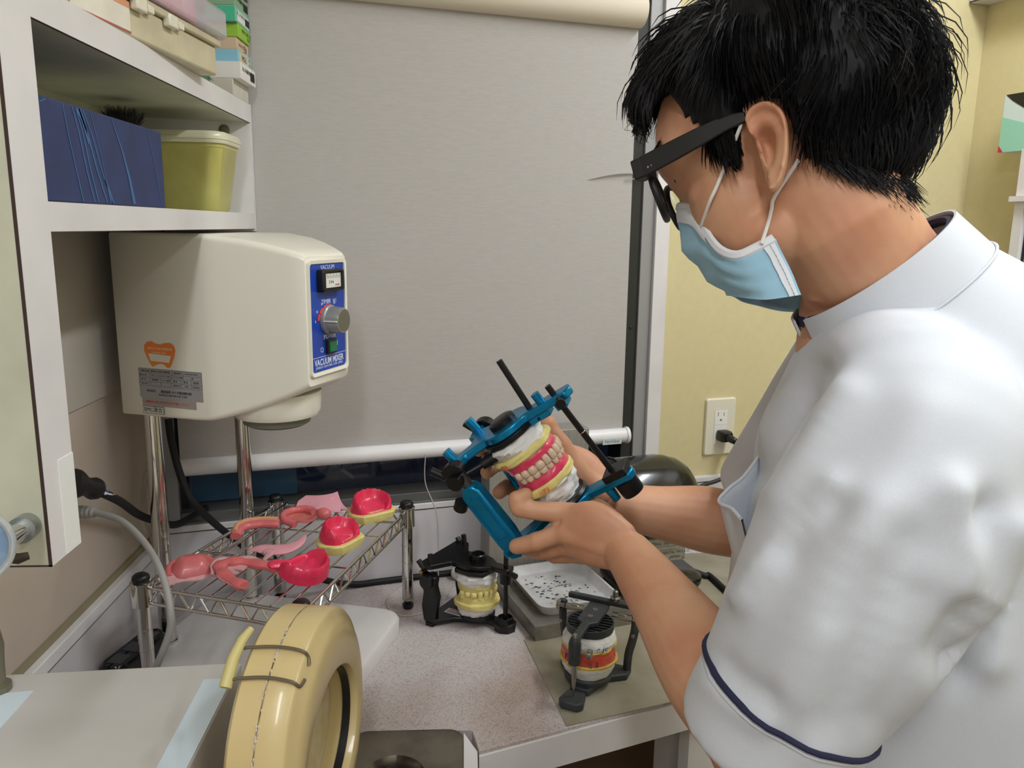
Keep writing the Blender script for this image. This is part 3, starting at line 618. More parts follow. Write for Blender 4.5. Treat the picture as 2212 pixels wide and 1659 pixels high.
def yaw(p, deg, tx=0, ty=0):
    return Matrix.Translation(p) @ Matrix.Rotation(math.radians(deg), 4, 'Z') @ Matrix.Rotation(math.radians(tx), 4, 'X') @ Matrix.Rotation(math.radians(ty), 4, 'Y')
def thing_at(name, p, label, cat): return thing(name, p, label, cat)
def dish(w_, l_, h0, h1, flare=1.0, n=36, r=8, scallop=0, back=None, p_=2.0):
    # bowl outline (ellipse), z from h0 at centre to h1 at rim
    out = []
    for j in range(r+1):
        q = j/r; ring_ = []
        for i in range(n):
            a = 2*math.pi*i/n; x, y = math.cos(a), math.sin(a)
            if back is not None and y < back: y = back+(y-back)*.25
            s = q*(1+(scallop*math.cos(14*a) if q > .9 else 0))
            ring_.append((w_*x*s, l_*y*s, h0+(h1-h0)*q**p_+(scallop*.004*math.cos(14*a) if q > .8 and scallop else 0)))
        out.append(ring_)
    return out
G = 'wax and acrylic denture bases on the wire rack'
# domed wax plate with frosted skirt
p = at_rack(415, 1238); t = thing('wax_plate', p, 'domed red-pink wax plate with a frosted skirt at the left end of the rack', 'wax plate')
M = yaw(p, 25); sheet('dome', dish(.030, .028, .026, .002, p_=2.6, back=-.7), .002, WAX, t, M, wob=.002)
m = MB(M); m.tube(spline([(-.030, -.012, .004), (-.026, .014, .008), (-.008, .028, .010), (.014, .026, .010), (.029, .008, .008)], 6), .0052, 10); obj('ridge', m, WAX, t)
sheet('skirt', [[(-.040+.004*math.sin(i), -.022+.0*i, .001) for i in range(1)]*1 + [(-.042+.010*i, -.026-.003*math.sin(i*1.7), .0015) for i in range(8)], [(-.036+.009*i, -.006, .006+.001*(i % 2)) for i in range(1)] + [(-.034+.0085*i, -.008, .008) for i in range(8)]], .0015, WAXT, t, M, close=False, wob=.001)
# V shaped arch
p = at_rack(516, 1243); t = thing('wax_arch', p, 'red-pink horseshoe wax arch with frosted edges next to the domed plate', 'wax arch')
M = yaw(p, 62) @ Matrix.Scale(1.15, 4)
path = spline([(-.030, -.036, .006), (-.024, -.010, .007), (-.014, .014, .009), (0, .024, .010), (.014, .014, .009), (.022, -.010, .007), (.024, -.034, .006)], 6)
m = MB(M); m.tube(path, [.0075+.0015*math.sin(i*.9) for i in range(len(path))], 10, flat=.7); obj('arch', m, WAX, t)
sheet('frosted_flange', [[tuple(q+V((0, 0, -.003))+V((q.x, q.y-.002, 0)).normalized()*.003) for q in path], [tuple(q+V((q.x, q.y-.002, 0)).normalized()*.012+V((0, 0, .002))) for q in path]], .0016, WAXT, t, M, close=False, wob=.003)
sheet('palate', [[tuple(V((q.x*.15, q.y*.5-.004, .006))) for q in path[8:-8]], [tuple(V((q.x*.8, q.y*.85, .008))) for q in path[8:-8]]], .0015, WAXT, t, M, close=False, wob=.001)
# tan edged arch
p = at_rack(555, 1150); t = thing('wax_occlusion_block', p, 'curved red wax rim with a tan edge behind the horseshoe arch', 'wax block')
M = yaw(p, 18)
path = spline([(-.032, -.022, .006), (-.027, -.004, .009), (-.014, .008, .010), (.004, .010, .010), (.020, .006, .010), (.034, .002, .009)], 7)
m = MB(M); m.tube(path, [.009-.0015*abs(i/len(path)-.5) for i in range(len(path))], 12, flat=.75, side=(0,0,1)); obj('rim', m, WAX, t)
m = MB(M); m.tube([q+V((-.001, .004, .006)) for q in path], .0042, 8); obj('tan_edge', m, TANW, t)
# dish with a ball-like end
p = at_rack(650, 1128); t = thing('wax_tray', p, 'shallow translucent red wax tray with a bulbous end', 'wax tray')
M = yaw(p, -20); sheet('tray', dish(.026, .025, .004, .010, p_=2, back=-.8), .003, mat('dusky_wax', (196, 110, 106), .4, sss=.3), t, M, wob=.002)
m = MB(M); m.tube(spline([(.006, -.026, .006), (-.016, -.022, .010), (-.027, -.004, .012), (-.022, .016, .012), (-.006, .025, .013), (.010, .022, .012)], 6), .006, 10); obj('rim', m, WAX, t)
m = MB(M); m.ell((.030, .020, .011), (.013, .010, .0095)); obj('bulb', m, WAX, t)
# pale petal at the back
p = at_rack(690, 1105); t = thing('acrylic_plate', p, 'pale pink acrylic plate with pointed corners at the back of the rack', 'acrylic plate')
M = yaw(p, 0)
sheet('plate', [[(-.040+.011*i, -.012+.004*math.sin(i), .003+.006*math.sin(i*.45)) for i in range(8)], [(-.036+.010*i, .008, .016+.004*math.sin(i*.45)) for i in range(8)], [(-.026+.0075*i, .024+(.003 if i == 7 else 0), .020+.006*(i/7)**3) for i in range(8)]], .002, WAXP, t, M, close=False, wob=.001)
m = MB(M); m.tube(spline([(.022, .014, .018), (.034, .004, .008), (.048, -.004, .003)], 6), [.009*(1-i/14) +.0015 for i in range(13)], 10, flat=.35); obj('point', m, WAXP, t)
# pointed petal in the middle
p = at_rack(598, 1195); t = thing('acrylic_flange', p, 'pale pink pointed acrylic flange in the middle of the rack', 'acrylic flange')
M = yaw(p-V((0, 0, .0033)), 8)
m = MB(M); m.tube(spline([(-.042, .006, .006), (-.026, .008, .009), (-.006, .0, .009), (.014, -.002, .010), (.030, .006, .014), (.040, .022, .020)], 7), [.0006+.0145*math.sin(math.pi*min(1, max(0, i/35)))**.8 for i in range(36)], 12, flat=.28, side=(0,0,1)); obj('flange', m, WAXP, t)
m = MB(M); m.tube(spline([(-.012, -.004, .009), (-.008, -.014, .010), (-.016, -.024, .004)], 5), [.010, .010, .009, .009, .008, .007, .006, .005, .004, .003, .002], 10, flat=.4); obj('tab', m, WAXT, t)
# hot pink bowl without a cast
def pinkbowl(p, deg, label, name, cast, s=1.0, tx=0, handle=False):
    t = thing(name, p, label, 'denture base'); h = 0
    if not cast: h = .008
    if cast:
        m = MB(yaw(p, deg)); n = 30; rings = []
        for z, r in ((0, .92), (.006, 1.0), (.013, 1.03), (.015, .98)):
            rings.append([(.036*s*r*math.cos(a)*(1+nz((math.cos(a)*3, math.sin(a)*3, z*60+deg), 1, .08)), .033*s*r*max(math.sin(a), -.75)*(1+nz((math.cos(a)*3, 4+math.sin(a)*3, z*60), 1, .08)), z) for a in [2*math.pi*i/n for i in range(n)]])
        m.loft(rings); obj('stone_cast', m, YST, t, smooth=25); h = .013
    M = yaw(p+V((0, 0, h)), deg, tx)
    n = 44; out = []
    prof = [(.05, .007), (.4, .008), (.62, .011), (.72, .021), (.80, .0245), (.90, .022), (.95, .012), (1.0, .002)]
    for q, z in prof:
        out.append([(.032*s*q*math.cos(a)*(1+(.012*math.cos(26*a) if q > .7 else 0)), .030*s*q*(math.sin(a) if math.sin(a) > -.6 else -.6+(math.sin(a)+.6)*.3)*(1+(.012*math.cos(26*a) if q > .7 else 0)), (z+(.0010*math.cos(26*a) if .7 < q < .93 else 0))*(1-(.62 if q > .55 else .2)*min(1, max(0, (-.05-math.sin(a))/.7))**1.5)) for a in [2*math.pi*i/n for i in range(n)]])
    mb = MB(M); mb.loft(out); obj('pink_base', mb, HOT, t, smooth=50)
    if handle:
        m = MB(M); m.tube(spline([(.016, -.016, .006), (.028, -.022, .007), (.040, -.026, .008)], 5), [.010, .010, .010, .0095, .009, .009, .0085, .008, .0075, .006, .003], 10, flat=.6); obj('flap', m, HOT, t)
    return t
pinkbowl(at_rack(655, 1245), -127, 'hot pink denture base without a cast, lying directly on the wires', 'denture_base', False, 1.12, -20, handle=True)
pinkbowl(at_rack(735, 1182), 60, 'hot pink denture base on a cut-away yellow stone cast', 'denture_base', True, 1.0, 14)
pinkbowl(at_rack(802, 1118), 35, 'hot pink denture base on a round yellow stone cast by the back post', 'denture_base', True, 1.08, 16)

# ------------------------------------------------------------------ cables on the left
def cable(name, P, r, m_, label, cat='cable', n=10): 
    t = thing(name, P[0], label, cat); m = MB(); m.tube(spline(P, n), r, 10); obj('cord', m, m_, t); return t
t = cable('grey_cable', [D(205, 1107, 1.03), D(262, 1125, 1.02), D(312, 1172, 1.0), D(348, 1235, .965), D(367, 1310, .945), D(366, 1365, .945), D(340, 1435, .95), D(318, 1490, .975), onz(305, 1545, ZC+.0045), onz(285, 1560, ZC+.0045)], .0042, GREYC, 'grey mains cable arching down past the left end of the rack')
m = MB(); a, b = D(172, 1106, 1.035), D(206, 1107, 1.03)
pr = [.0085, .0085, .0075, .0085, .007, .008, .0062, .007, .0055]; m.tube([a.lerp(b, i/8) for i in range(9)], pr, 12); obj('plug', m, GREYC, t)
t = cable('black_cable', [D(222, 1065, 1.045), D(262, 1085, 1.11), D(300, 1112, 1.18), D(340, 1126, 1.228), D(385, 1132, 1.275), bw(.075, .004, .972)], .0058, RUBBER, 'black cable with bare blue and white wires near the wall cabinet')
m = MB(); a, b = D(150, 1043, .985), D(210, 1057, 1.03); pr = [.018, .019, .017, .0135, .0118, .0125, .0145, .013]; m.tube([a.lerp(b, i/7) for i in range(8)], pr, 16); obj('plug', m, BLACKP, t)
m = MB(); m.tube(spline([D(208, 1056, 1.03), D(219, 1055, 1.035), D(230, 1064, 1.05)], 5), .0032, 8); obj('blue_wire', m, mat('blue_wire', (30, 100, 190), .4), t)
m = MB(); m.tube(spline([D(210, 1058, 1.03), D(228, 1066, 1.045), D(246, 1070, 1.075)], 5), .0022, 8); obj('white_wire', m, WHITEP, t)
for k in range(3):
    o = cable('beige_cord', [D(348-6*k, 908, 1.235), D(334-6*k, 980, 1.235), D(320-6*k, 1040, 1.24), D(318-6*k, 1090, 1.25), D(330-6*k, 1140, 1.26), V((-.474-.004*k, 1.262, .87)), V((-.474-.004*k, 1.255, ZC+.0016))], .0016, mat('beige_cord', (176, 170, 156), .6), 'thin beige cord hanging behind the left chrome post of the mixer', 'cord'); o['group'] = 'thin cords behind the mixer post'
cable('black_hose', [offwall(q_, .020) for q_ in [D(364, 905, 1.24), D(372, 960, 1.24), D(395, 1040, 1.24), D(430, 1100, 1.25), bw(.135, .032, .905), bw(.190, .0485, .868), bw(.235, .042, .845), bw(.285, .027, .818), bw(.325, .0205, ZC+.0062), bw(.36, .0200, ZC+.0060), bw(.41, .0200, ZC+.0060), bw(.47, .0200, ZC+.0060), bw(.53, .0200, ZC+.0060)]], .0058, RUBBER, 'thick black cable dropping from the mixer and running along the back of the worktop')
# black power strip behind the rack leg
t = thing('power_strip', onz(300, 1440, ZC), 'glossy black power strip standing against the left splash panel', 'power strip')
a, b = onz(258, 1445, ZC+.035), onz(335, 1385, ZC+.045); 
a.x = max(a.x, WX+.035); dd = (b-a).normalized(); Ms = frame((a+b)/2, dd, V((0,0,1)))
dd = V((.24, .97, 0)); Ms = fr3((-.464, 1.078, ZC+.0445), dd.normalized(), V((-dd.y, dd.x, 0)).normalized(), (0,0,1)); t.location = (-.464, 1.078, ZC+.0265)
m = MB(Ms); m.loft([[(x, y, z) for x, y in rrect(.115-q, .040-q, .018, 6)] for q, z in ((.004, -.0178), (0, -.012), (0, .008), (.006, .014))]); obj('body', m, mat('gloss_black', (14, 15, 18), .15), t, smooth=40)
m = MB(Ms)
for k in (-.033, 0, .033): m.span((k-.012, -.011, .0135), (k+.012, .011, .0146)); 
obj('sockets', m, mat('socket_grey', (70, 72, 76), .4), t)

# ------------------------------------------------------------------ grey cabinet top and cream trimmer, magnifier, tap
GZ = .970
gl0, gl1 = onz(500, 1425, GZ), onz(345, 1659, GZ)
t = thing('grey_housing', (-.37, .58, ZC), 'flat-topped grey machine housing with pale blue stripes in the left foreground', 'machine')
GB = mat('warm_grey_laminate', (200, 197, 192), .4, noise=(6, .05))
gx1 = -.245
m = MB(); m.prism([(WX+.016, .25), (gx1, .25), (gx1, .838), (WX+.016, .822)], ZC+.0003, GZ); obj('body', m, GB, t, bevel=.003)
BS = mat('pale_blue_stripe', (206, 220, 228), .35)
def strip(pts, name='blue_stripe'):
    P = [onz(*q, GZ+.0006) for q in pts]; m = MB(); m.prism([(max(min(p.x, gx1-.001), WX+.018), p.y) for p in P], GZ+.0001, GZ+.0009); obj(name, m, BS, t)
s1 = [onz(440, 1469, GZ), onz(504, 1466, GZ), onz(432, 1659, GZ), onz(338, 1659, GZ)]
ex_ = (s1[3]-s1[0]).normalized(); ex2 = (s1[2]-s1[1]).normalized()
m = MB(); q = [s1[0], s1[1], s1[1]+ex2*.35, s1[0]+ex_*.35]; m.prism([(min(p.x, gx1-.001), p.y) for p in q], GZ+.0001, GZ+.0009); obj('blue_stripe', m, BS, t)
q = [onz(0, 1503, GZ), onz(72, 1493, GZ), onz(0, 1574, GZ)]; q = [q[1], q[1]+(q[2]-q[1])*4, V((WX+.018, q[1].y-.2, GZ)), V((WX+.018, q[0].y, GZ))]; m = MB(); m.prism([(p.x, p.y) for p in q], GZ+.0001, GZ+.0009); obj('blue_stripe', m, BS, t)
for a in ((565, 1372), (160, 1590), (520-150, 1480), (305, 1560)):
    pass
# cream plaster trimmer
TX0, TX1, TYC, TZC, TRY, TRZ = -.188, -.121, .752, .937, .122, .129
CRM = mat('cream_enamel', (214, 192, 138), .32, noise=(9, .05), coat=.25); CRM2 = mat('plaster_dusted_cream_enamel', (214, 192, 138), .45, noise=(60, .12), c2=(222, 208, 174))
t = thing('plaster_trimmer', (-.155, .75, ZC), 'cream enamelled plaster trimmer drum with a wire clasp', 'trimmer')
NT = 64
MTR = Matrix.Translation((-.155, .80, 0)) @ Matrix.Rotation(math.radians(-9), 4, 'Z') @ Matrix.Translation((.155, -.80, 0))
def oval(x, ry, rz, zc=TZC): return [V((x, TYC+ry*math.cos(2*math.pi*i/NT), zc+rz*math.sin(2*math.pi*i/NT))) for i in range(NT)]
xs = -.158
m = MB(MTR); m.loft([oval(TX0, TRY-.010, TRZ-.010), oval(TX0+.002, TRY-.004, TRZ-.004), oval(TX0+.006, TRY, TRZ), oval(xs-.0008, TRY, TRZ), oval(xs-.0006, TRY-.006, TRZ-.006)]); obj('drum_half', m, CRM, t, smooth=35)
m = MB(MTR); m.loft([oval(xs+.0006, TRY-.006, TRZ-.006), oval(xs+.0008, TRY, TRZ), oval(TX1-.012, TRY, TRZ), oval(TX1-.009, TRY-.003, TRZ-.003), oval(TX1-.008, TRY-.008, TRZ-.008), oval(TX1-.003, TRY-.014, TRZ-.013), oval(TX1, TRY-.024, TRZ-.022), oval(TX1, TRY-.034, TRZ-.050, TZC-.008), oval(TX1-.002, TRY-.038, TRZ-.054, TZC-.008), oval(TX1-.012, TRY-.040, TRZ-.056, TZC-.008), oval(TX1-.034, TRY-.041, TRZ-.057, TZC-.008)]); obj('drum_half', m, CRM, t, smooth=50)
m = MB(MTR); m.loft([oval(TX1-.033, TRY-.042, TRZ-.058, TZC-.008), oval(TX1-.034, .02, .02)]); obj('inner_disc', m, CRM2, t)
m = MB(MTR); m.loft([oval(TX1-.010, TRY-.0385, TRZ-.0545, TZC-.008), oval(TX1-.009, TRY-.042, TRZ-.058, TZC-.008), oval(TX1-.018, TRY-.042, TRZ-.058, TZC-.008), oval(TX1-.018, TRY-.0385, TRZ-.0545, TZC-.008)], caps=False, closed=True); obj('rubber_seal', m, BLACKP, t)
m = MB(MTR); m.loft([oval(xs-.0006, TRY-.0005, TRZ-.0005), oval(xs+.0006, TRY-.0005, TRZ-.0005)]); obj('seam', m, mat('plaster_seam', (196, 180, 150), .8, noise=(90, .5), c2=(110, 90, 66)), t)
m = MB(MTR); m.span((TX0+.006, TYC-.09, ZC+.0002), (TX1-.046, TYC+.07, TZC-TRZ+.035)); obj('foot', m, CRM, t, bevel=.003)
def orim(x, ang, d=0): a = math.radians(ang); return V((x, TYC+(TRY+d)*math.cos(a), TZC+(TRZ+d)*math.sin(a)))
WIRE = mat('plaster_crusted_wire', (120, 108, 92), .5, .5)
for a in (113, 127):
    m = MB(MTR); m.tube(spline([orim(TX0-.004, a+1, .003), orim(TX0+.006, a, .0035), orim(xs, a-1, .0035), orim(TX1-.014, a, .003), orim(TX1-.008, a+.5, -.004), orim(TX1-.006, (a+120)/2, -.008)], 6), .0016, 8); obj('clasp_wire', m, WIRE, t)
m = MB(MTR); m.tube([orim(TX0-.000, 106, .010), orim(TX0-.004, 112, .009), orim(TX0-.006, 120, .007), orim(TX0-.007, 131, .002)], [.0035, .0048, .0055, .006], 10); obj('clasp_lever', m, mat('pale_cream_plastic', (206, 194, 130), .4), t)
PL_ = mat('plaster_crust', (222, 214, 198), .9, noise=(200, .1))
m = MB(MTR)
for k in range(46):
    a = math.radians(random.uniform(100, 200)); r = random.uniform(.80, .97); x = TX1-.001
    q = V((TX1-.0005, TYC+(TRY-.024)*r*math.cos(a)*.99, TZC+(TRZ-.02)*r*math.sin(a))) if 0 else V((xs+random.uniform(-.001, .001), TYC+TRY*math.cos(math.radians(random.uniform(95, 185))), 0))
    b = math.radians(random.uniform(95, 185)); q = V((xs+random.uniform(-.0012, .0012), TYC+TRY*math.cos(b), TZC+TRZ*math.sin(b)))
    m.ell(q, (.0009, .0015, random.uniform(.001, .003)), nu=6, nv=4)
o = obj('plaster_crust', m, PL_, t); o['kind'] = 'stuff'
# magnifier on a chrome arm fixed to the cabinet side
a = V((-.405, CABY0, 1.195)); pc_ = D(57, 1137, .60); a = onz(57, 1137, 1.0)
r_ = ray(60, 1135); tt = (CABY0-.002-CAM.y)/r_.y; a = CAM+r_*tt
t = thing('magnifier', a, 'round clear magnifier on a chrome arm fixed to the cabinet side', 'magnifier')
b = D(20, 1165, a.y*.93); b = a+V((-.035, -.06, -.010)); b = D(8, 1172, .585)
m = MB(); m.cyl(a, a+(b-a)*.35, .0105, n=20); obj('flange', m, mat('zinc', (160, 166, 164), .35, .9), t)
m = MB(); m.cyl(a+(b-a)*.3, b, .0075, n=20); obj('arm', m, CHROME, t)
cc_ = D(-66, 1185, .56); nn_ = (CAM-cc_).normalized()
Mg = frame(cc_, V((1,0,0))-nn_*nn_.x, nn_.cross(V((1,0,0))-nn_*nn_.x))
m = MB(Mg); n_ = 48
m.loft([[((.0255+.0028*math.cos(2*math.pi*k/10))*math.cos(2*math.pi*i/n_), (.0255+.0028*math.cos(2*math.pi*k/10))*math.sin(2*math.pi*i/n_), .004*math.sin(2*math.pi*k/10)) for i in range(n_)] for k in range(10)], caps=False, closed=True); obj('rim', m, mat('clear_plastic_rim', (214, 218, 220), .08, trans=.6, ior=1.3), t)
m = MB(Mg); m.lathe([(.0235, -.002), (.0235, .001), (.0, .003)], n=40); obj('lens', m, mat('blue_tinted_lens', (150, 176, 206), .05, trans=.5, ior=1.3), t)
m = MB(); m.tube([D(15, 1205, .60), D(40, 1207, .603), D(62, 1200, .606)], [.004, .0042, .003], 10); obj('rubber_stop', m, mat('rusty_rubber', (58, 46, 34), .7), t)
# tap column at the left edge
p = onz(-8, 1450, GZ); p = V((max(p.x, WX+.03), .80, GZ))
t = thing('tap', (WX+.028, .79, GZ), 'grey-green tap column behind the grey housing at the wall', 'tap')
m = MB(); m.lathe([(.014, .0), (.014, .006), (.009, .008), (.0095, .03), (.011, .05), (.0075, .075), (.0, .082)], Matrix.Translation((WX+.028, .79, GZ+.0009)), n=20); obj('column', m, mat('grey_green_metal', (126, 122, 104), .4, .5), t)

# ------------------------------------------------------------------ outlet with plug
so, zo = sback(1552, 920)
def MO(ds=0, z=0, d=0): return fr3(bw(so+ds, d, zo+z), BD, (0,0,1), BN)
t = thing('wall_outlet', bw(so, 0, zo), 'ivory double socket plate on the cream wall', 'outlet')
m = MB(MO()); m.loft([[(x*s, y*s, z) for x, y in rrect(.070, .120, .005, 5)] for s, z in ((1, .0003), (1, .0045), (.96, .007))]); obj('plate', m, CREAMP, t, smooth=40)
plate_ = [o for o in t.children if o.name.startswith('plate')][0]
m = MB(MO()); m.span((-.0148, .0046, .003), (.0148, .0362, .0078)); ins = obj('insert', m, WHITEP, t)
m = MB(MO()); m.span((-.0148, -.0362, .003), (.0148, .0042, .0078)); obj('insert', m, WHITEP, t)
m = MB(MO()); dz = .020
m.span((-.0078, dz+.002, .0012), (-.0060, dz+.011, .02)); m.span((.0056, dz+.002, .0012), (.0074, dz+.010, .02)); m.lathe([(.0028, .0012), (.0028, .02)], Matrix.Translation((0, dz-.006, 0)), n=12)
m2 = MB(MO()); m2.span((-.0150, -.0365, .0035), (.0150, .0365, .02))
c1, c2 = obj('cutter', m, WHITEP), obj('cutter', m2, WHITEP)
for tgt, cut in ((plate_, c2), (ins, c1), (plate_, c1)):
    bo_ = tgt.modifiers.new('b', 'BOOLEAN'); bo_.object = cut; bo_.operation = 'DIFFERENCE'; bo_.solver = 'EXACT'; bake(tgt); tgt.data.shade_flat()
for c_ in (c1, c2): bpy.data.objects.remove(c_)
t = thing('power_plug', bw(so+.002, .008, zo-.02), 'black plug with a curved cord in the lower socket of the outlet', 'plug')
m = MB(MO(.003, -.017)); m.loft([[(x*s, y*s2, z) for x, y in rrect(.026, .022, .004, 4)] for s, s2, z in ((.9, .95, .0082), (1, 1, .013), (1, 1, .028), (.72, .8, .036))], M=Matrix.Identity(4)); obj('plug_body', m, BLACKP, t, smooth=35)
p0 = MO(.003, -.017) @ V((0, 0, .034)); p1 = MO(.006, -.020) @ V((0, 0, .058))
m = MB(); m.tube([p0.lerp(p1, i/6) for i in range(7)], [.008, .0085, .0068, .008, .0062, .0072, .0045], 12); obj('strain_relief', m, BLACKP, t)
P = [p1, MO(.022, -.030, 0) @ V((0, 0, .066)), MO(.030, -.050) @ V((0, 0, .068)), MO(.014, -.076) @ V((0, 0, .066)), MO(-.030, -.096) @ V((0, 0, .060)), MO(-.070, -.104) @ V((0, 0, .062)), MO(-.10, -.115) @ V((0, 0, .07))]
m = MB(); m.tube(spline(P, 8), .0042, 10); obj('cord', m, mat('dark_green_cord', (38, 44, 42), .5), t)

# ------------------------------------------------------------------ steel box, metal stand, tray
t = thing('steel_box', bw(.65, .07, ZC), 'square brushed steel box standing against the back splash', 'box')
m = MB(MBW); m.span((.555, .034, ZC+.0003), (.746, .088, 1.088)); obj('box_body', m, mat('grey_brushed_steel', (164, 160, 154), .5, .35, noise=(300, .08), nscale3=(1, 1, .05)), t, bevel=.001)
sx, sy = V((.955, .297, 0)), V((-.297, .955, 0)); S0 = V((.116, 1.176, 0))
MT = fr3(S0, sx, sy, (0,0,1))
t = thing('metal_stand', S0+V((.1, .1, ZC)), 'low folded sheet-metal stand under the white tray', 'stand')
SH = mat('dull_sheet_metal', (158, 154, 146), .45, .75, noise=(40, .15))
m = MB(MT); m.span((0, 0, ZC+.024), (.175, .195, ZC+.026)); obj('top', m, SH, t)
m = MB(MT); m.span((0, 0, ZC+.0003), (.175, .002, ZC+.024)); obj('front_skirt', m, SH, t)
for x in (0, .173):
    m = MB(MT); m.span((x, .002, ZC+.0003), (x+.002, .195, ZC+.024)); obj('side_skirt', m, SH, t)
for x in (.004, .02): 
    m = MB(MT @ Matrix.Translation((x if x > .01 else .006, 0, ZC+.006 if x > .01 else ZC+.02)) @ Matrix.Rotation(math.pi/2, 4, 'X')); m.lathe([(.0018, 0), (.0016, .001), (.0, .0013)], n=10); obj('rivet', m, STEEL, t)
tz = ZC+.0263
t = thing('plastic_tray', MT @ V((.10, .12, tz)), 'white plastic tray holding plaster crumbs on the metal stand', 'tray')
m = MB(MT); T = lambda i, z, r: [(x, y, z) for x, y in rrect(.145-2*i, .172-2*i, r, 6, .092, .106)]
m.loft([T(.008, tz, .018), T(.002, tz+.016, .022), T(0, tz+.0165, .022), T(0, tz+.018, .022), T(.004, tz+.018, .020), T(.011, tz+.004, .016), T(.014, tz+.002, .016)]); obj('tray_body', m, mat('smudged_white_plastic', (212, 212, 214), .35, noise=(26, .12)), t, smooth=50)
CRB = [mat('dark_crumb', (56, 58, 64), .8), mat('yellow_crumb', (206, 180, 90), .8), mat('grey_crumb', (120, 122, 130), .8)]
m = [MB(), MB(), MB()]
for k in range(130):
    x, y = .092+random.gauss(-.014, .026), .100+random.gauss(0, .040)
    if abs(x-.092) > .052 or abs(y-.106) > .062: continue
    s = random.uniform(.0006, .0018); i = 0 if random.random() < .55 else (1 if random.random() < .2 else 2)
    m[i].ell(MT @ V((x, y, tz+.002+s*.5)), (s*random.uniform(1, 2.4), s, s*.6), nu=6, nv=4)
for i in range(3): o = obj('crumbs', m[i], CRB[i], t, smooth=0); o['kind'] = 'stuff'

# ------------------------------------------------------------------ black bench lathe
LC = V((.322, 1.372, .972)); lx = V((.97, .24, 0)).normalized(); ly = V((-lx.y, lx.x, 0))
ML = fr3(LC, lx, ly, (0,0,1)); MLx = fr3(LC, ly, (0,0,1), lx)
t = thing('bench_lathe', (LC.x, LC.y, ZC), 'black bench polishing lathe with a rounded motor and metal nameplate', 'lathe')
GLB = mat('gloss_black_enamel', (19, 19, 18), .22, noise=(50, .3), coat=.3)
m = MB(MLx); m.lathe([(.0, -.103), (.03, -.102), (.046, -.096), (.056, -.078), (.060, -.065), (.060, -.058)], n=40); obj('end_bell', m, GLB, t)
m = MB(MLx); m.lathe([(.070, -.062), (.075, -.060), (.076, -.056), (.077, .03), (.075, .046)], n=44); obj('motor_body', m, GLB, t)
m = MB(MLx); m.lathe([(.074, .046), (.069, .066), (.058, .083), (.04, .097), (.022, .103), (.0, .104)], n=44); obj('end_bell', m, GLB, t)
m = MB(MLx); m.lathe([(.0775, -.058), (.0785, -.056), (.0775, -.053)], n=44, caps=False); obj('band', m, BLACKM, t)
m = MB(MLx); m.cyl((0, 0, -.102), (0, 0, -.145), .009, n=16); obj('spindle', m, STEEL, t)
m = MB(ML); m.span((-.042, -.036, -.140), (.046, .036, -.055)); obj('pedestal', m, GLB, t, bevel=.008)
m = MB(ML); m.loft([[(x, y, z) for x, y in rrect(.165-q, .13-q, .03, 6, .025, 0)] for q, z in ((.004, -.158), (0, -.153), (0, -.142), (.014, -.136))]); obj('foot_plate', m, GLB, t, smooth=40)
for x in (-.035, .085):
    for y in (-.045, .045):
        m = MB(ML); m.lathe([(.012, ZC+.0012-LC.z), (.013, -.160), (.013, -.156)], Matrix.Translation((x, y, 0)), n=16); obj('rubber_foot', m, RUBBER, t)
m = MB(ML @ Matrix.Translation((.094, .0, -.01))); m.cyl((0, -.02, -.03), (.02, -.02, -.03), .009, n=14); obj('cable_gland', m, mat('brown_gland', (70, 56, 40), .5), t)
def MN(x, z, d=0): return fr3(LC+lx*x+ly*(-.0365-d)+V((0, 0, z)), lx, (0,0,1), -ly)
nx = .032
m = MB(MN(nx, -.088)); m.span((-.042, -.022, 0), (.042, .022, .0012)); pl2 = obj('nameplate', m, mat('brushed_plate', (168, 166, 156), .42, .5, noise=(80, .08)), t)
NI = mat('plate_ink', (60, 58, 54), .6)
text('RATING  100V 1.5A', MN(nx-.036, -.076, .0014), .008, NI, pl2); text('NO.', MN(nx-.036, -.0855, .0014), .008, NI, pl2); text('YOSHIDA DENTAL MFG.CO.', MN(nx-.039, -.0945, .0014), .0072, NI, pl2, shear=.15); text('TOKYO      JAPAN', MN(nx-.028, -.1035, .0014), .0075, NI, pl2)
m = MB(MN(nx, -.0855, .0012)); m.span((-.018, -.004, 0), (.03, -.0035, .0002)); m.span((-.018, .0035, 0), (.03, .004, .0002)); m.span((-.018, -.004, 0), (-.0175, .004, .0002)); obj('number_box', m, NI, pl2)
for x in (-.038, .038):
    m = MB(MN(nx+x, -.106, .0012)); m.lathe([(.002, 0), (.0018, .0008), (0, .001)], n=10); obj('rivet', m, STEEL, pl2)
cable('black_floor_cable', [ML @ V((.106, .02, -.155)), ML @ V((.14, -.005, ZC+.0068-LC.z)), onz(1535, 1245, ZC+.0068), onz(1600, 1300, ZC+.0068), onz(1700, 1340, ZC+.0068)], .0055, RUBBER, 'black cable on the worktop beside the lathe foot')

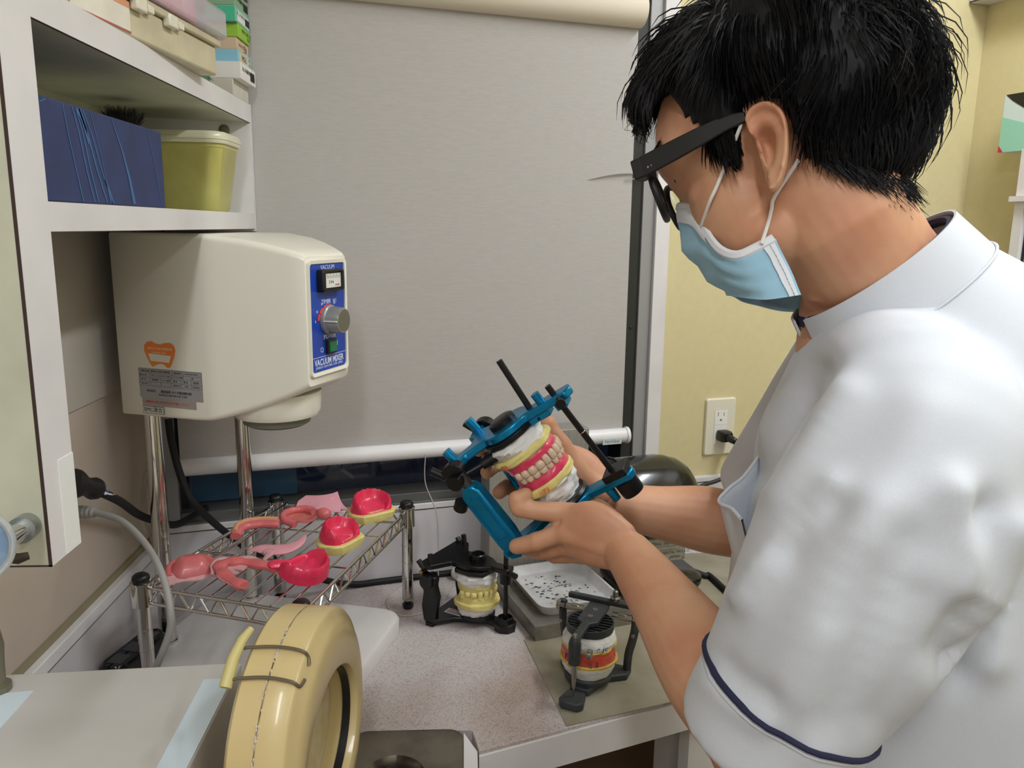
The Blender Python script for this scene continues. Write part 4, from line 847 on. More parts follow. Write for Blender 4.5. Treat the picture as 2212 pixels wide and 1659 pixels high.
# ------------------------------------------------------------------ things on the right wall
def rwp(px, py, d=0):                      # pixel on the right wall plane, moved d into the room
    q = bw(SR)+(-BD)*d; r = ray(px, py); tt = V((q.x-CAM.x, q.y-CAM.y, 0)).dot(BD)/V((r.x, r.y, 0)).dot(BD); return CAM+r*tt
MRW = fr3(bw(SR), BN, -BD, (0,0,1))         # x along right wall towards the room, y out of the wall, z up
iRW = MRW.inverted()
a = iRW @ rwp(2128, 14, .0)
t = thing('upper_cabinet', bw(SR-.1, .02, 1.9), 'white upper cabinet in the far right corner', 'cabinet')
zu = a.z
m = MB(MRW); m.span((.004, .001, zu), (0.9, .048, zu+.4)); obj('cabinet_body', m, LAM, t)
m = MB(MRW); m.span((.003, .048, zu+.002), (.9, .051, zu+.4)); obj('door', m, LAM, t)
m = MB(MRW); m.span((.0035, .0505, zu+.0005), (.9, .0525, zu+.0025)); obj('edge_banding', m, EDGE, t)
q0, q1 = iRW @ rwp(2155, 330, .07), iRW @ rwp(2158, 208, .07)
t = thing('glove_box', MRW @ V((q0.x+.1, .04, q0.z)), 'white and green carton with a black top on the right wall', 'box')
bx_, bz_, bt_ = q0.x, q0.z, q1.z
m = MB(MRW); m.span((bx_, .004, bz_), (bx_+.24, .07, bt_)); bb = obj('carton', m, mat('pale_blue_card', (206, 222, 222), .45), t, bevel=.002)
hh = bt_-bz_
m = MB(fr3(MRW @ V((bx_, .0702, bz_)), BN, (0,0,1), -BD)); m.prism([(.004, hh), (.24, hh), (.24, .25*hh), (.15, .42*hh), (.09, .58*hh), (.045, .74*hh), (.02, .88*hh)], 0, .0004); obj('black_print', m, mat('black_card', (28, 27, 26), .5), bb)
m = MB(fr3(MRW @ V((bx_, .0702, bz_)), BN, (0,0,1), -BD)); m.prism([(.001, 0), (.24, 0), (.24, .2*hh), (.12, .3*hh), (.05, .48*hh), (.001, .62*hh)], 0, .0003); obj('green_print', m, mat('mint_card', (150, 208, 186), .5), bb)
m = MB(fr3(MRW @ V((bx_, .0702, bz_)), BN, (0,0,1), -BD)); m.prism([(0, 0), (.012, 0), (.001, .12*hh)], .0003, .0006); obj('red_corner', m, mat('red_card', (200, 40, 60), .5), bb)
m = MB(MRW); m.tube(spline([(bx_+.05, .05, bt_+.001), (bx_+.07, .045, bt_+.018), (bx_+.11, .04, bt_+.024), (bx_+.16, .04, bt_+.02)], 6), [.004, .012, .014, .016, .018, .018, .018, .018, .018, .018, .018, .018, .018, .018, .016, .014, .012, .01, .004], 10, flat=.5); obj('plastic_bag', m, mat('clear_film', (0,0,0)), t)
k0 = iRW @ rwp(2174, 580, .10); k1 = iRW @ rwp(2200, 428, .11)
t = thing('wall_shelf_unit', MRW @ V((k0.x+.1, .03, .75)), 'white tall shelf unit with framed drawers on the right wall', 'shelf unit')
x0 = k0.x
m = MB(MRW); m.span((x0, .001, 1.2), (x0+.02, .10, bz_)); obj('upright', m, LAM, t)
m = MB(MRW); m.span((x0-.006, .001, k1.z-.006), (x0+.5, .11, k1.z+.004)); obj('shelf', m, LAM, t)
m = MB(MRW); m.span((x0+.022, .01, 1.25), (x0+.4, .09, k1.z-.03)); dw = obj('drawer', m, mat('frosted_drawer', (206, 210, 206), .4), t, bevel=.002)
m = MB(MRW); m.span((x0+.022, .09, 1.25), (x0+.026, .092, k1.z-.03)); obj('drawer_edge', m, BLACKP, dw)
kk = iRW @ rwp(2190, 614, .1)
m = MB(MRW); m.span((x0+.0, .101, kk.z-.008), (x0+.5, .13, kk.z)); obj('green_glass_shelf', m, mat('dark_green_glass', (30, 62, 56), .1), t)
m = MB(MRW); m.span((x0+.03, .088, k1.z-.03), (x0+.12, .092, k1.z-.018)); obj('yellow_label', m, mat('yellow_label', (226, 210, 130), .5), t)
# ------------------------------------------------------------------ articulators
def lump(M, prof, m_, parent, name, amp=.10, freq=2.2, seed=0, back=None, n=40, smooth=30, ell_=(1, 1)):
    # stack of noisy rings; prof = [(radius, height, forward offset)], axis z; x = forward
    mb = MB(M); rings = []; K = 4; pp = []
    for j in range(len(prof)-1): pp += [tuple(prof[j][c]+(prof[j+1][c]-prof[j][c])*k/K for c in range(3)) for k in range(K)]
    pp.append(prof[-1])
    for r, z, off in pp:
        ring_ = []
        for i in range(n):
            a = 2*math.pi*i/n; x, y = math.cos(a), math.sin(a)
            k = 1+noise.noise(V((x*freq+seed, y*freq, z*70)))*amp+noise.noise(V((x*freq*2.4, y*freq*2.4+seed, z*210)))*amp*.55+noise.noise(V((x*freq*6, y*freq*6+seed, z*500)))*amp*.22
            xx = r*k*x*ell_[0]
            if back is not None: xx = max(xx, -back*r)
            ring_.append((xx+off, r*k*y*ell_[1], z))
        rings.append(ring_)
    mb.loft(rings); return obj(name, mb, m_, parent, smooth=smooth)
def teeth_row(M, parent, m_, cx, a, b, z, up, n=12, span=112, sz=1.0, skip=()):
    # teeth along an arch: x = cx + a cos, y = b sin ; 'up' = +1 crowns point up
    for i in range(n):
        if i in skip: continue
        th = math.radians(-span+2*span*(i+.5)/n); p = V((cx+a*math.cos(th), b*math.sin(th), z))
        out = V((math.cos(th)/a, math.sin(th)/b, 0)).normalized(); tn = V((-out.y, out.x, 0))
        back = abs(th) > math.radians(58); w_ = (.0052 if back else .0041)*sz; d_ = (.0048 if back else .0028)*sz; h = (.0040 if back else .0050)*sz
        T = fr3(p, tn, out, (0, 0, 1)); rings = []
        for (s, dz, tk) in ((.55, -1.0, .7), (.8, -.75, .95), (.95, -.2, 1.0), (1.0, .3, .95), (.95, .75, .8), (.75, 1.0, .5 if not back else .7)):
            rings.append([(w_*s*math.cos(2*math.pi*k/10)*(1 if abs(math.cos(2*math.pi*k/10)) < .9 else .95), d_*tk*math.sin(2*math.pi*k/10), up*h*dz) for k in range(10)])
        mb = MB(M @ T); mb.loft(rings); obj('tooth', mb, m_, parent, smooth=60)
TOOTH = mat('ivory_teeth', (212, 188, 162), .25, sss=.1, coat=.3)
GUM = mat('glossy_pink_gum_wax', (222, 62, 96), .25, sss=.12, coat=.4, noise=(70, .06))
REDH = mat('orange_handwriting', (226, 96, 46), .6)

# --- black articulator standing on the worktop
bf = V((.84, -.543, 0)).normalized(); bl = V((-bf.y, bf.x, 0)); BO = V((-.022, 1.280, ZC))     # rear middle on the worktop; bl points to the far side
MBk = fr3(BO, bf, bl, (0,0,1))
t = thing('black_articulator', BO+bf*.05, 'black dental articulator holding a yellow toothed cast on the worktop', 'articulator')
m = MB(MBk); m.prism([(-.012, -.055), (.008, -.057), (.030, -.030), (.050, -.022), (.085, -.010), (.112, -.012), (.112, .012), (.085, .010), (.050, .022), (.030, .030), (.008, .057), (-.012, .055)], .006, .014); obj('lower_frame', m, BLACKM, t, bevel=.002)
for s in (-1, 1):
    m = MB(MBk); m.span((-.010, s*.05-.006, .0002), (.004, s*.05+.006, .006)); obj('foot', m, RUBBER, t)
    m = MB(MBk @ fr3((0, s*.05-.007, 0), (1,0,0), (0,0,1), (0,-1,0))); m.prism([(-.014, .008), (.008, .008), (.010, .03), (.014, .052), (.009, .07), (.010, .088), (-.016, .092), (-.020, .072), (-.014, .06), (-.018, .035)], -.014, 0); obj('rear_post', m, BLACKM, t, bevel=.003)
    m = MB(MBk); m.cyl((-.006, s*.05-.012, .078), (-.006, s*.05+.012, .078), .0115, n=18); obj('condyle_housing', m, BLACKP, t)
    m = MB(MBk); m.cyl((-.012, s*.056, .100), (-.022, s*.058, .113), .0045, n=12); m.cyl((-.002, s*.05, .108), (-.004, s*.05, .124), .0045, n=12); obj('thumb_screw', m, BLACKP, t)
    m = MB(MBk); m.cyl((-.016, s*.05-.010, .094), (-.016, s*.05+.010, .094), .0035, n=10); obj('brass_pin', m, mat('brass', (180, 140, 80), .3, 1), t)
m = MB(MBk); m.prism([(-.022, -.058), (.002, -.058), (.022, -.026), (.052, -.030), (.074, -.022), (.088, -.010), (.118, -.012), (.122, 0), (.118, .012), (.088, .010), (.074, .022), (.052, .030), (.022, .026), (.002, .058), (-.022, .058)], .100, .109); obj('upper_frame', m, BLACKM, t, bevel=.002)
m = MB(MBk); m.prism([(.030, -.030), (.060, -.034), (.082, -.026), (.086, 0), (.082, .026), (.060, .034), (.030, .030), (.022, 0)], .0935, .100); obj('mounting_plate', m, BLACKP, t, bevel=.001)
m = MB(MBk @ Matrix.Translation((.056, 0, 0))); m.lathe([(.0135, .109), (.0135, .120), (.012, .1215), (.0105, .1205), (.0105, .117), (.0045, .117), (.0045, .1205), (.003, .1205), (.003, .118), (0, .118)], n=30); obj('mounting_screw', m, BLACKM, t)
m = MB(MBk @ Matrix.Translation((.056, 0, 0))); m.lathe([(.030, .014), (.030, .020), (.026, .021)], n=30); obj('mounting_plate', m, BLACKP, t)
m = MB(MBk); m.cyl((.110, 0, .012), (.110, 0, .150), .0038, n=14); pn = obj('incisal_pin', m, BLACKM, t)
m = MB(MBk @ Matrix.Translation((.110, 0, 0))); m.lathe([(.018, .0003), (.019, .012), (.015, .014), (.0135, .022), (.0115, .0225), (.0115, .018), (0, .018)], n=8, caps=True); obj('incisal_table', m, BLACKM, t, smooth=30)
m = MB(MBk); m.lathe([(.010, .082), (.010, .102), (.008, .103)], Matrix.Translation((.110, 0, 0)), n=20); obj('pin_clamp', m, BLACKM, t)
m = MB(MBk); m.cyl((.118, -.004, .102), (.134, -.010, .102), .0048, n=12); obj('thumb_screw', m, BLACKP, t)
m = MB(MBk); m.prism([(.005, -.024), (.040, -.024), (.040, -.008), (.005, -.008)], .0142, .0146); lb_ = obj('caution_label', m, mat('label_white', (0,0,0)), t)
m = MB(MBk); m.prism([(.007, -.012), (.038, -.012), (.038, -.0095), (.007, -.0095)], .0146, .0148); obj('red_heading', m, mat('red_ink', (0,0,0)), lb_)
for k in range(3):
    m = MB(MBk); m.prism([(.007, -.0155-.003*k), (.038, -.0155-.003*k), (.038, -.0142-.003*k), (.007, -.0142-.003*k)], .0146, .0148); obj('text_line', m, BKI, lb_)
Mc_ = MBk @ Matrix.Translation((.054, 0, 0)) @ Matrix.Diagonal((1.1, 1.1, 1, 1))
lump(Mc_, [(.026, .0205, 0), (.029, .027, .001), (.031, .033, 0), (.029, .036, 0)], WPL, t, 'lower_plaster', .14, seed=3)
lump(Mc_, [(.030, .034, .001), (.0345, .036, .001), (.035, .044, .001), (.0325, .046, .001)], YST, t, 'lower_cast', .06, seed=5, back=.8)
lump(Mc_, [(.029, .045, .001), (.0285, .052, .001), (.026, .0565, .001)], YST, t, 'lower_ridge', .05, seed=6, back=.75)
lump(Mc_, [(.0265, .0595, .001), (.0285, .064, .001), (.030, .072, 0), (.030, .076, 0)], YST, t, 'upper_cast', .06, seed=8, back=.8)
lump(Mc_, [(.030, .074, 0), (.032, .080, 0), (.031, .090, 0), (.028, .0935, 0)], WPL, t, 'upper_plaster', .12, seed=9)
YT = mat('yellow_stone_teeth', (230, 216, 146), .5)
teeth_row(Mc_, t, YT, .001, .0275, .0265, .0555, 1, 12, 118, 1.0, skip=(1, 2)); teeth_row(Mc_, t, YT, .001, .0285, .0275, .0612, -1, 12, 118, 1.0)

# --- grey articulator on the film
gl_ = V((.89, -.456, 0)).normalized(); gf = V((gl_.y, -gl_.x, 0)); GO = V((.199, 1.092, ZC+.0016))
MGa = fr3(GO, gf, gl_, (0,0,1))                           # x forward (to the camera), y to the right, z up
DG = mat('dark_grey_composite', (58, 62, 64), .5, noise=(120, .12))
t = thing('grey_articulator', GO+gf*.05, 'small dark grey articulator with a steel pin holding a red-banded plaster cast', 'articulator')
m = MB(MGa); m.prism([(-.012, -.052), (.010, -.052), (.030, -.026), (.075, -.014), (.075, .014), (.030, .026), (.010, .052), (-.012, .052)], .0002, .010); obj('lower_frame', m, DG, t, bevel=.002)
m = MB(MGa); m.prism([(.085, -.013), (.110, -.018), (.118, -.012), (.118, .012), (.110, .018), (.085, .013)], .0002, .012); obj('incisal_table', m, DG, t, bevel=.002)
m = MB(MGa); m.span((.07, -.008, .0002), (.09, .008, .008)); obj('table_arm', m, DG, t)
for s in (-1, 1):
    P = spline([(-.004, s*.047, .008), (-.002, s*.049, .035), (-.004, s*.053, .055), (-.006, s*.056, .075), (-.008, s*.056, .098)], 5)
    m = MB(MGa); m.tube(P, .0068, 4, flat=.9, side=(1, .0, 0)); po = obj('rear_post', m, DG, t, bevel=.0015, smooth=30)
    for z in (.068, .094):
        m = MB(MGa @ fr3((0, s*.056, z), (0,1,0), (0,0,1), (1,0,0))); m.lathe([(.0026, .0025), (.0026, .0055), (.0015, .0055), (.0015, .0048), (0, .0048)], n=12); obj('screw', m, STEEL, po)
m = MB(MGa); m.span((-.020, -.050, .100), (-.010, .060, .108)); obj('cross_bar', m, DG, t, bevel=.002)
for k, (y0, y1, r) in enumerate(((-.050, -.022, .0048), (.022, .052, .0048))):
    m = MB(MGa); m.cyl((-.004, y0, .090), (-.004, y1, .090), r, n=14); m.cyl((-.002, (y0+y1)/2-.005, .095), (-.002, (y0+y1)/2+.005, .095), .003, n=10); obj('condyle_rod', m, STEEL, t)
m = MB(MGa); m.lathe([(.0075, 0), (.0078, .003), (.0075, .006), (.004, .006), (.004, .012)], fr3((-.004, -.064, .090), (1,0,0), (0,0,1), (0,1,0)), n=18); obj('side_knob', m, STEEL, t)
m = MB(MGa); m.lathe([(.006, .108), (.0075, .110), (.0075, .113), (.004, .114), (.004, .123), (.003, .124)], Matrix.Translation((-.015, .022, 0)), n=18); obj('lock_knob', m, STEEL, t)
m = MB(MGa); m.prism([(-.012, -.0155), (.048, -.0155), (.056, -.006), (.100, -.006), (.100, .006), (.056, .006), (.048, .0155), (-.012, .0155)], .094, .1015); uf = obj('upper_frame', m, DG, t, bevel=.0015)
for x in (.012, .034):
    m = MB(MGa @ Matrix.Translation((x, 0, .1015))); m.lathe([(.0038, 0), (.0036, .0008), (.0016, .0008), (.0016, .0003), (0, .0003)], n=14); obj('screw', m, STEEL, uf)
text('UD', MGa @ fr3((.042, .0, .1016), (0,1,0), (-1,0,0), (0,0,1)), .009, mat('faint_engraving', (36, 38, 40), .5), uf, align='CENTER')
m = MB(MGa @ Matrix.Translation((.034, 0, 0))); n_ = 36
cir = lambda r, z: [(r*math.cos(2*math.pi*i/n_), r*math.sin(2*math.pi*i/n_), z) for i in range(n_)]
m.loft([cir(.0335, .082), cir(.0345, .086), cir(.0345, .0935), cir(.0325, .0935), cir(.0318, .086), cir(.0318, .083)]); dk = obj('mounting_disc', m, DG, t, smooth=35)
for k in (-3, -2, -1, 0, 1, 2, 3):
    y = k*.0078; L = math.sqrt(.032**2-y*y); m = MB(MGa @ Matrix.Translation((.034+y, 0, 0))); m.span((-.0009, -L, .083), (.0009, L, .0925)); obj('rib', m, DG, dk)
m = MB(MGa @ Matrix.Translation((.100, 0, 0))); m.lathe([(.0085, .062), (.0088, .064), (.0088, .092), (.0070, .098), (.005, .1005)], n=20); obj('pin_holder', m, DG, t)
m = MB(MGa @ Matrix.Translation((.100, 0, 0))); m.lathe([(.0006, .0124), (.0018, .022), (.0036, .040), (.0036, .104), (.003, .105), (0, .105)], n=16); obj('steel_pin', m, STEEL, t)
m = MB(MGa); m.lathe([(.0016, -.010), (.0016, 0), (.0062, 0), (.0066, .003), (.0062, .006), (0, .006)], fr3((.100, .018, .080), (1,0,0), (0,0,1), (0,1,0)), n=18); obj('pin_screw', m, STEEL, t)
Mg_ = MGa @ Matrix.Translation((.036, 0, 0)) @ Matrix.Diagonal((1.13, 1.13, 1, 1))
m = MB(Mg_); m.lathe([(.030, .010), (.031, .016), (.029, .0185)], n=30); obj('mounting_disc', m, DG, t)
lump(Mg_, [(.027, .0183, 0), (.031, .026, 0), (.0345, .034, .001), (.036, .040, .001)], WPL, t, 'lower_plaster', .06, seed=13)
YW = mat('yellow_stained_wax', (226, 196, 96), .5, noise=(40, .1)); RW = mat('deep_red_wax', (196, 52, 54), .3, sss=.15, coat=.3, noise=(30, .25), c2=(204, 84, 58))
lump(Mg_, [(.0355, .0395, .001), (.0370, .043, .001), (.0362, .045, .001)], YW, t, 'yellow_margin', .05, seed=14)
lump(Mg_, [(.0350, .0440, .0015), (.0345, .050, .0015), (.0340, .056, .0015), (.0325, .062, .0015)], RW, t, 'red_wax_band', .03, seed=15)
lump(Mg_, [(.0335, .061, .001), (.0345, .064, .001), (.0335, .067, 0)], YW, t, 'yellow_margin', .09, seed=16)
lump(Mg_, [(.0335, .066, 0), (.0345, .071, 0), (.0315, .078, 0), (.0285, .0825, 0)], WPL, t, 'upper_plaster', .07, seed=17)
for a, z in ((-38, .052), (-20, .048), (24, .047), (36, .049)):
    a = math.radians(a); m = MB(Mg_ @ fr3((.0015+.0355*math.cos(a), .0355*math.sin(a), z), (-math.sin(a), math.cos(a), 0), (0,0,1), (math.cos(a), math.sin(a), 0))); m.span((-.0010, -.0035, -.001), (.0010, .0035, .0006)); obj('wire_clip', m, STEEL, t)
a = math.radians(38); text('a jc', Mg_ @ fr3((.0375*math.cos(a), .0375*math.sin(a)-.004, .071), (-math.sin(a), math.cos(a), 0), (0,0,1), (math.cos(a), math.sin(a), 0)), .011, mat('blue_handwriting', (30, 70, 150), .6), t, shear=.2)

# --- blue articulator held in the hands
OA = D(1150, 1000, .90)
_e3 = V((-.29, .44, -.85)).normalized(); _e2 = V((-.595, -.77, -.196)); _e2 = (_e2-_e3*_e2.dot(_e3)).normalized(); _e1 = _e2.cross(_e3)
E1, E2, E3 = cam2world(_e1), cam2world(_e2), cam2world(_e3)       # forward, up, towards the camera side
MA = fr3(OA, E1, -E3, E2)                                         # x forward, y away side, z up  (right handed)
def A_(f, u, l): return OA+E1*f+E2*u+E3*l
BLU = mat('anodised_teal_blue', (22, 138, 190), .28, .7, noise=(60, .08)); BKA = mat('black_anodised', (20, 21, 24), .35, .3)
t = thing('blue_articulator', A_(0, -.06, 0), 'teal blue metal articulator with toothed pink dentures held in both hands', 'articulator')
def plate(name, pts, z0, z1, m_, par=t, bev=.0018): mb = MB(MA); mb.prism(pts, z0, z1); return obj(name, mb, m_, par, bevel=bev)
ringp = lambda cx, r, a0, a1, k=10: [(cx+r*math.cos(math.radians(a0+(a1-a0)*i/k)), r*math.sin(math.radians(a0+(a1-a0)*i/k))) for i in range(k+1)]
low = [(.092, -.010), (.096, 0), (.092, .010), (.036, .0095)]+ringp(.004, .030, 28, 140)+[(-.040, .040), (-.048, .056), (-.070, .056), (-.066, .030), (-.040, .012), (-.040, -.012), (-.066, -.030), (-.070, -.056), (-.048, -.056), (-.040, -.040)]+ringp(.004, .030, -140, -28)+[(.036, -.0095)]
plate('lower_frame', low, -.0665, -.0575, BLU)
upp = [(.090, -.011), (.095, 0), (.090, .011), (.036, .0095)]+ringp(.004, .030, 28, 140)+[(-.044, .030), (-.050, .046), (-.064, .046), (-.060, .018), (-.046, .008), (-.046, -.008), (-.060, -.018), (-.064, -.046), (-.050, -.046), (-.044, -.030)]+ringp(.004, .030, -140, -28)+[(.036, -.0095)]
plate('upper_frame', upp, .0475, .0565, BLU)
m = MB(MA); m.span((.032, -.008, .040), (.060, .008, .0475)); m.span((.070, -.009, .040), (.084, .009, .0475)); obj('upper_rib', m, BLU, t, bevel=.001)
m = MB(MA); m.cyl((.046, -.0085, .0435), (.046, -.0080, .0435), .0018, n=10); obj('painted_screw_hole', m, BKA, t)  # black disc on the rib; its colour stands in for the hole's shade
for s in (-1, 1):                                                 # s=-1 is the camera side (y = -l)
    F_ = MA @ fr3((0, s*.048, 0), (1,0,0), (0,0,1), (0,-1,0))
    out = [(-.066, -.070), (-.052, -.072), (-.044, -.060), (-.041, -.040), (-.041, .020), (-.045, .028), (-.052, .031), (-.060, .029), (-.066, .020), (-.068, -.030), (-.068, -.050)]
    mb = MB(F_); mb.prism(out, -.008, .008); rp = obj('rear_post', mb, BLU, t, bevel=.0022)
    fr_ = [(-.0625, -.044), (-.0475, -.044), (-.0465, .014), (-.054, .020), (-.0625, .014)]
    cxm, cym = -.054, -.012
    mb = MB(F_); inn = [((x-cxm)*.86+cxm, (y-cym)*.93+cym) for x, y in fr_]
    nfr = len(fr_)
    for zz, sg in ((.008, 1), (-.008, -1)):
        mb.add([(x, y, zz) for x, y in fr_]+[(x, y, zz+sg*.0012) for x, y in fr_]+[(x, y, zz) for x, y in inn]+[(x, y, zz+sg*.0012) for x, y in inn], [f for i in range(nfr) for f in ((i, (i+1) % nfr, nfr+(i+1) % nfr, nfr+i), (nfr+i, nfr+(i+1) % nfr, 3*nfr+(i+1) % nfr, 3*nfr+i), (3*nfr+i, 3*nfr+(i+1) % nfr, 2*nfr+(i+1) % nfr, 2*nfr+i))])
    obj('raised_border', mb, BLU, rp)
    mb = MB(MA); mb.cyl((-.053, s*.048, .028), (-.052, s*.048, .046), .0065, n=16); obj('condyle_shaft', mb, mat('dark_steel', (90, 90, 92), .3, .9), t)
    mb = MB(MA); mb.cyl((-.056, s*.036, .042), (-.056, s*.062, .042), .0088, n=20); obj('condyle_knob', mb, BKA, t)
    mb = MB(MA @ fr3((-.054, s*.050, .046), (1,0,0), (0,0,1), (0,-1,0))); mb.prism([(.014*math.cos(math.radians(a)), .012*math.sin(math.radians(a))+.004) for a in range(-10, 200, 15)], -.006, .006); obj('condyle_guard', mb, BKA, t, bevel=.001)
    mb = MB(MA); mb.cyl((-.066, s*.052, .050), (-.075, s*.054, .066), .0045, n=14); obj('adjusting_pin', mb, BKA, t)
    mb = MB(MA); mb.cyl((-.072, s*.050, .016), (-.080, s*.050, .010), .008, n=16); obj('lock_knob', mb, BKA, t)
    mb = MB(MA); mb.cyl((-.050, s*.044, .040), (-.034, s*.030, .036), .0035, n=12); mb.cyl((-.034, s*.030, .036), (-.016, s*.020, .034), .006, n=14); obj('centric_screw', mb, BKA, t)
    mb = MB(MA); mb.cyl((-.054, s*.036, .055), (-.056, s*.036, .072), .0055, n=16); obj('blue_peg', mb, BLU, t)
m = MB(MA); m.cyl((.056, 0, .055), (.056, 0, .068), .005, n=16); obj('blue_peg', m, BLU, t)
m = MB(MA); m.cyl((.060, -.004, -.066), (.060, -.004, -.082), .0058, .0048, n=16); obj('blue_peg', m, BLU, t)
m = MB(MA); m.cyl((.074, 0, -.060), (.074, 0, .068), .0035, n=14); pin = obj('incisal_pin', m, BKA, t)
m = MB(MA); m.lathe([(.0037, .004), (.0039, .0045), (.0037, .005)], Matrix.Translation((.074, 0, 0)), n=14, caps=False); obj('pin_mark', m, STEEL, pin)
m = MB(MA); m.cyl((.040, 0, .052), (.044, .004, .118), .0036, n=14); obj('support_rod', m, BKA, t)
m = MB(MA); m.cyl((.082, -.012, .050), (.086, -.024, .050), .0055, n=14); obj('pin_knob', m, BKA, t)
m = MB(MA); m.lathe([(.0125, -.084), (.013, -.082), (.013, -.066), (.011, -.066)], Matrix.Translation((.080, 0, 0)), n=28); obj('table_knob', m, BKA, t)
m = MB(MA); m.span((.064, -.013, -.0575), (.092, .013, -.049)); obj('incisal_table', m, BKA, t, bevel=.001)
m = MB(MA @ Matrix.Translation((.002, 0, 0))); n_ = 14
m.loft([[(.033*math.cos(2*math.pi*(i+.5)/n_), .033*math.sin(2*math.pi*(i+.5)/n_), z) for i in range(n_)] for z in (.041, .0475)]); obj('mounting_plate', m, BKA, t, smooth=20, bevel=.001)
m = MB(MA @ Matrix.Translation((.002, 0, 0))); m.lathe([(.016, .0565), (.016, .062), (.012, .064), (0, .064)], n=26); obj('mounting_screw', m, BKA, t)
m = MB(MA @ Matrix.Translation((.002, 0, 0))); m.lathe([(.032, -.0575), (.033, -.055), (.031, -.0515)], n=30); obj('mounting_plate', m, BKA, t)
m = MB(MA @ Matrix.Translation((.002, 0, 0))); m.lathe([(.013, -.0665), (.013, -.069), (0, -.070)], n=26); obj('mounting_screw', m, BKA, t)
Mb_ = MA @ Matrix.Translation((.002, 0, 0))
lump(Mb_, [(.024, -.0515, 0), (.025, -.046, .0), (.0285, -.036, .001), (.031, -.028, .003), (.029, -.024, .003)], WPL, t, 'lower_plaster', .16, freq=1.8, seed=21)
lump(Mb_, [(.031, -.0295, .001), (.0355, -.026, .001), (.037, -.0195, .001), (.0345, -.0175, .001)], YST, t, 'lower_cast', .08, seed=23, back=1.15)
lump(Mb_, [(.0325, -.018, .003), (.0320, -.012, .003), (.0295, -.0035, .003)], GUM, t, 'lower_gum', .03, seed=24, back=.9)
lump(Mb_, [(.0300, .0005, .003), (.0325, .006, .003), (.0330, .014, .003), (.0325, .018, .002)], GUM, t, 'upper_gum', .05, seed=25, back=.9)
lump(Mb_, [(.0330, .0165, .002), (.0365, .019, .001), (.0375, .024, 0), (.034, .027, 0)], YST, t, 'upper_cast', .06, seed=26, back=1.1)
lump(Mb_, [(.033, .025, 0), (.034, .031, 0), (.033, .037, 0), (.028, .0415, 0)], WPL, t, 'upper_plaster', .16, freq=1.8, seed=27)
teeth_row(Mb_, t, TOOTH, .004, .0300, .0290, -.0035, 1, 14, 118, 1.05); teeth_row(Mb_, t, TOOTH, .004, .0325, .0308, .0038, -1, 14, 118, 1.12)
def side_text(s, f, u, r, size, parent):
    a = math.radians(f); o_ = V((.002+r*math.cos(a), r*math.sin(a), u)); text(s, MA @ fr3(o_, (-math.sin(a), math.cos(a), 0), (0,0,1), (math.cos(a), math.sin(a), 0)), size, REDH, parent, shear=.15)
side_text('423', -118, .0222, .0385, .010, t); side_text('o73', -84, -.0225, .0388, .009, t)
# ------------------------------------------------------------------ person
_ya, _pi = math.radians(28), math.radians(15)
_F = V((-math.cos(_ya)*math.cos(_pi), math.sin(_pi), math.sin(_ya)*math.cos(_pi)))
_L = V((-math.sin(_ya), 0, -math.cos(_ya))); _L = (_L-_F*_L.dot(_F)).normalized(); _U = _F.cross(_L)
if _U.y > 0: _U = -_U
HF, HL, HU = cam2world(_F), cam2world(_L), cam2world(_U)
HO = D(1648, 342, .62)-HL*.072                       # midpoint between the ear canals
MH = fr3(HO, HF, HL, HU)                              # x forward, y to his left (camera side), z up
def hp(f, l, u): return HO+HF*f+HL*l+HU*u
def hpix(px, py, l):                                  # pixel on the sagittal plane at lateral offset l
    q = HO+HL*l-CAM; r = ray(px, py); return CAM+r*(q.dot(HL)/r.dot(HL))
def hloc(p): q = p-HO; return V((q.dot(HF), q.dot(HL), q.dot(HU)))
fh = V((-.93, .364, 0)).normalized(); lh = V((-fh.y, fh.x, 0))
if lh.dot(HL) < 0: lh = -lh
NB = D(1890, 615, .69)                               # base of the neck
person = thing('person', V((NB.x-fh.x*.13, NB.y-fh.y*.13, 0)), 'person in a white short-sleeved coat, face mask and glasses holding a blue articulator', 'person')
SKIN = mat('skin', (204, 156, 124), .48, noise=(18, .08), c2=(194, 138, 108), sss=.08, bump=(350, .12, .0005), spec=.4)
b = MB()
# head
b.ell((-.006, 0, .050), (.100, .076, .088), MH, 36, 24)
b.ell((.032, 0, -.012), (.046, .060, .068), MH, 32, 20)
b.ell((.020, 0, -.048), (.050, .058, .036), MH, 28, 16)
b.ell((.046, 0, -.068), (.018, .024, .014), MH, 20, 12)
b.ell((.058, 0, .045), (.038, .060, .030), MH, 24, 14)                  # brow
b.tube([MH @ V(q) for q in ((.080, 0, .034), (.078, 0, .016), (.080, 0, -.006), (.070, 0, -.014))], [.007, .007, .008, .007], 12)
for s in (-1, 1):
    b.ell((.050, s*.030, .002), (.022, .020, .018), MH, 16, 10)        # cheek
b.tube([hp(-.022, 0, .0), hp(-.035, 0, -.055), NB.lerp(hp(-.04, 0, -.06), .4), NB, NB-V((0, 0, .06))-fh*.02], [.060, .056, .056, .064, .085], 28)
b.tube([hp(-.03, .034, -.045), D(1765, 540, .662), D(1778, 645, .672)], [.018, .016, .013], 14)      # neck muscle on the near side
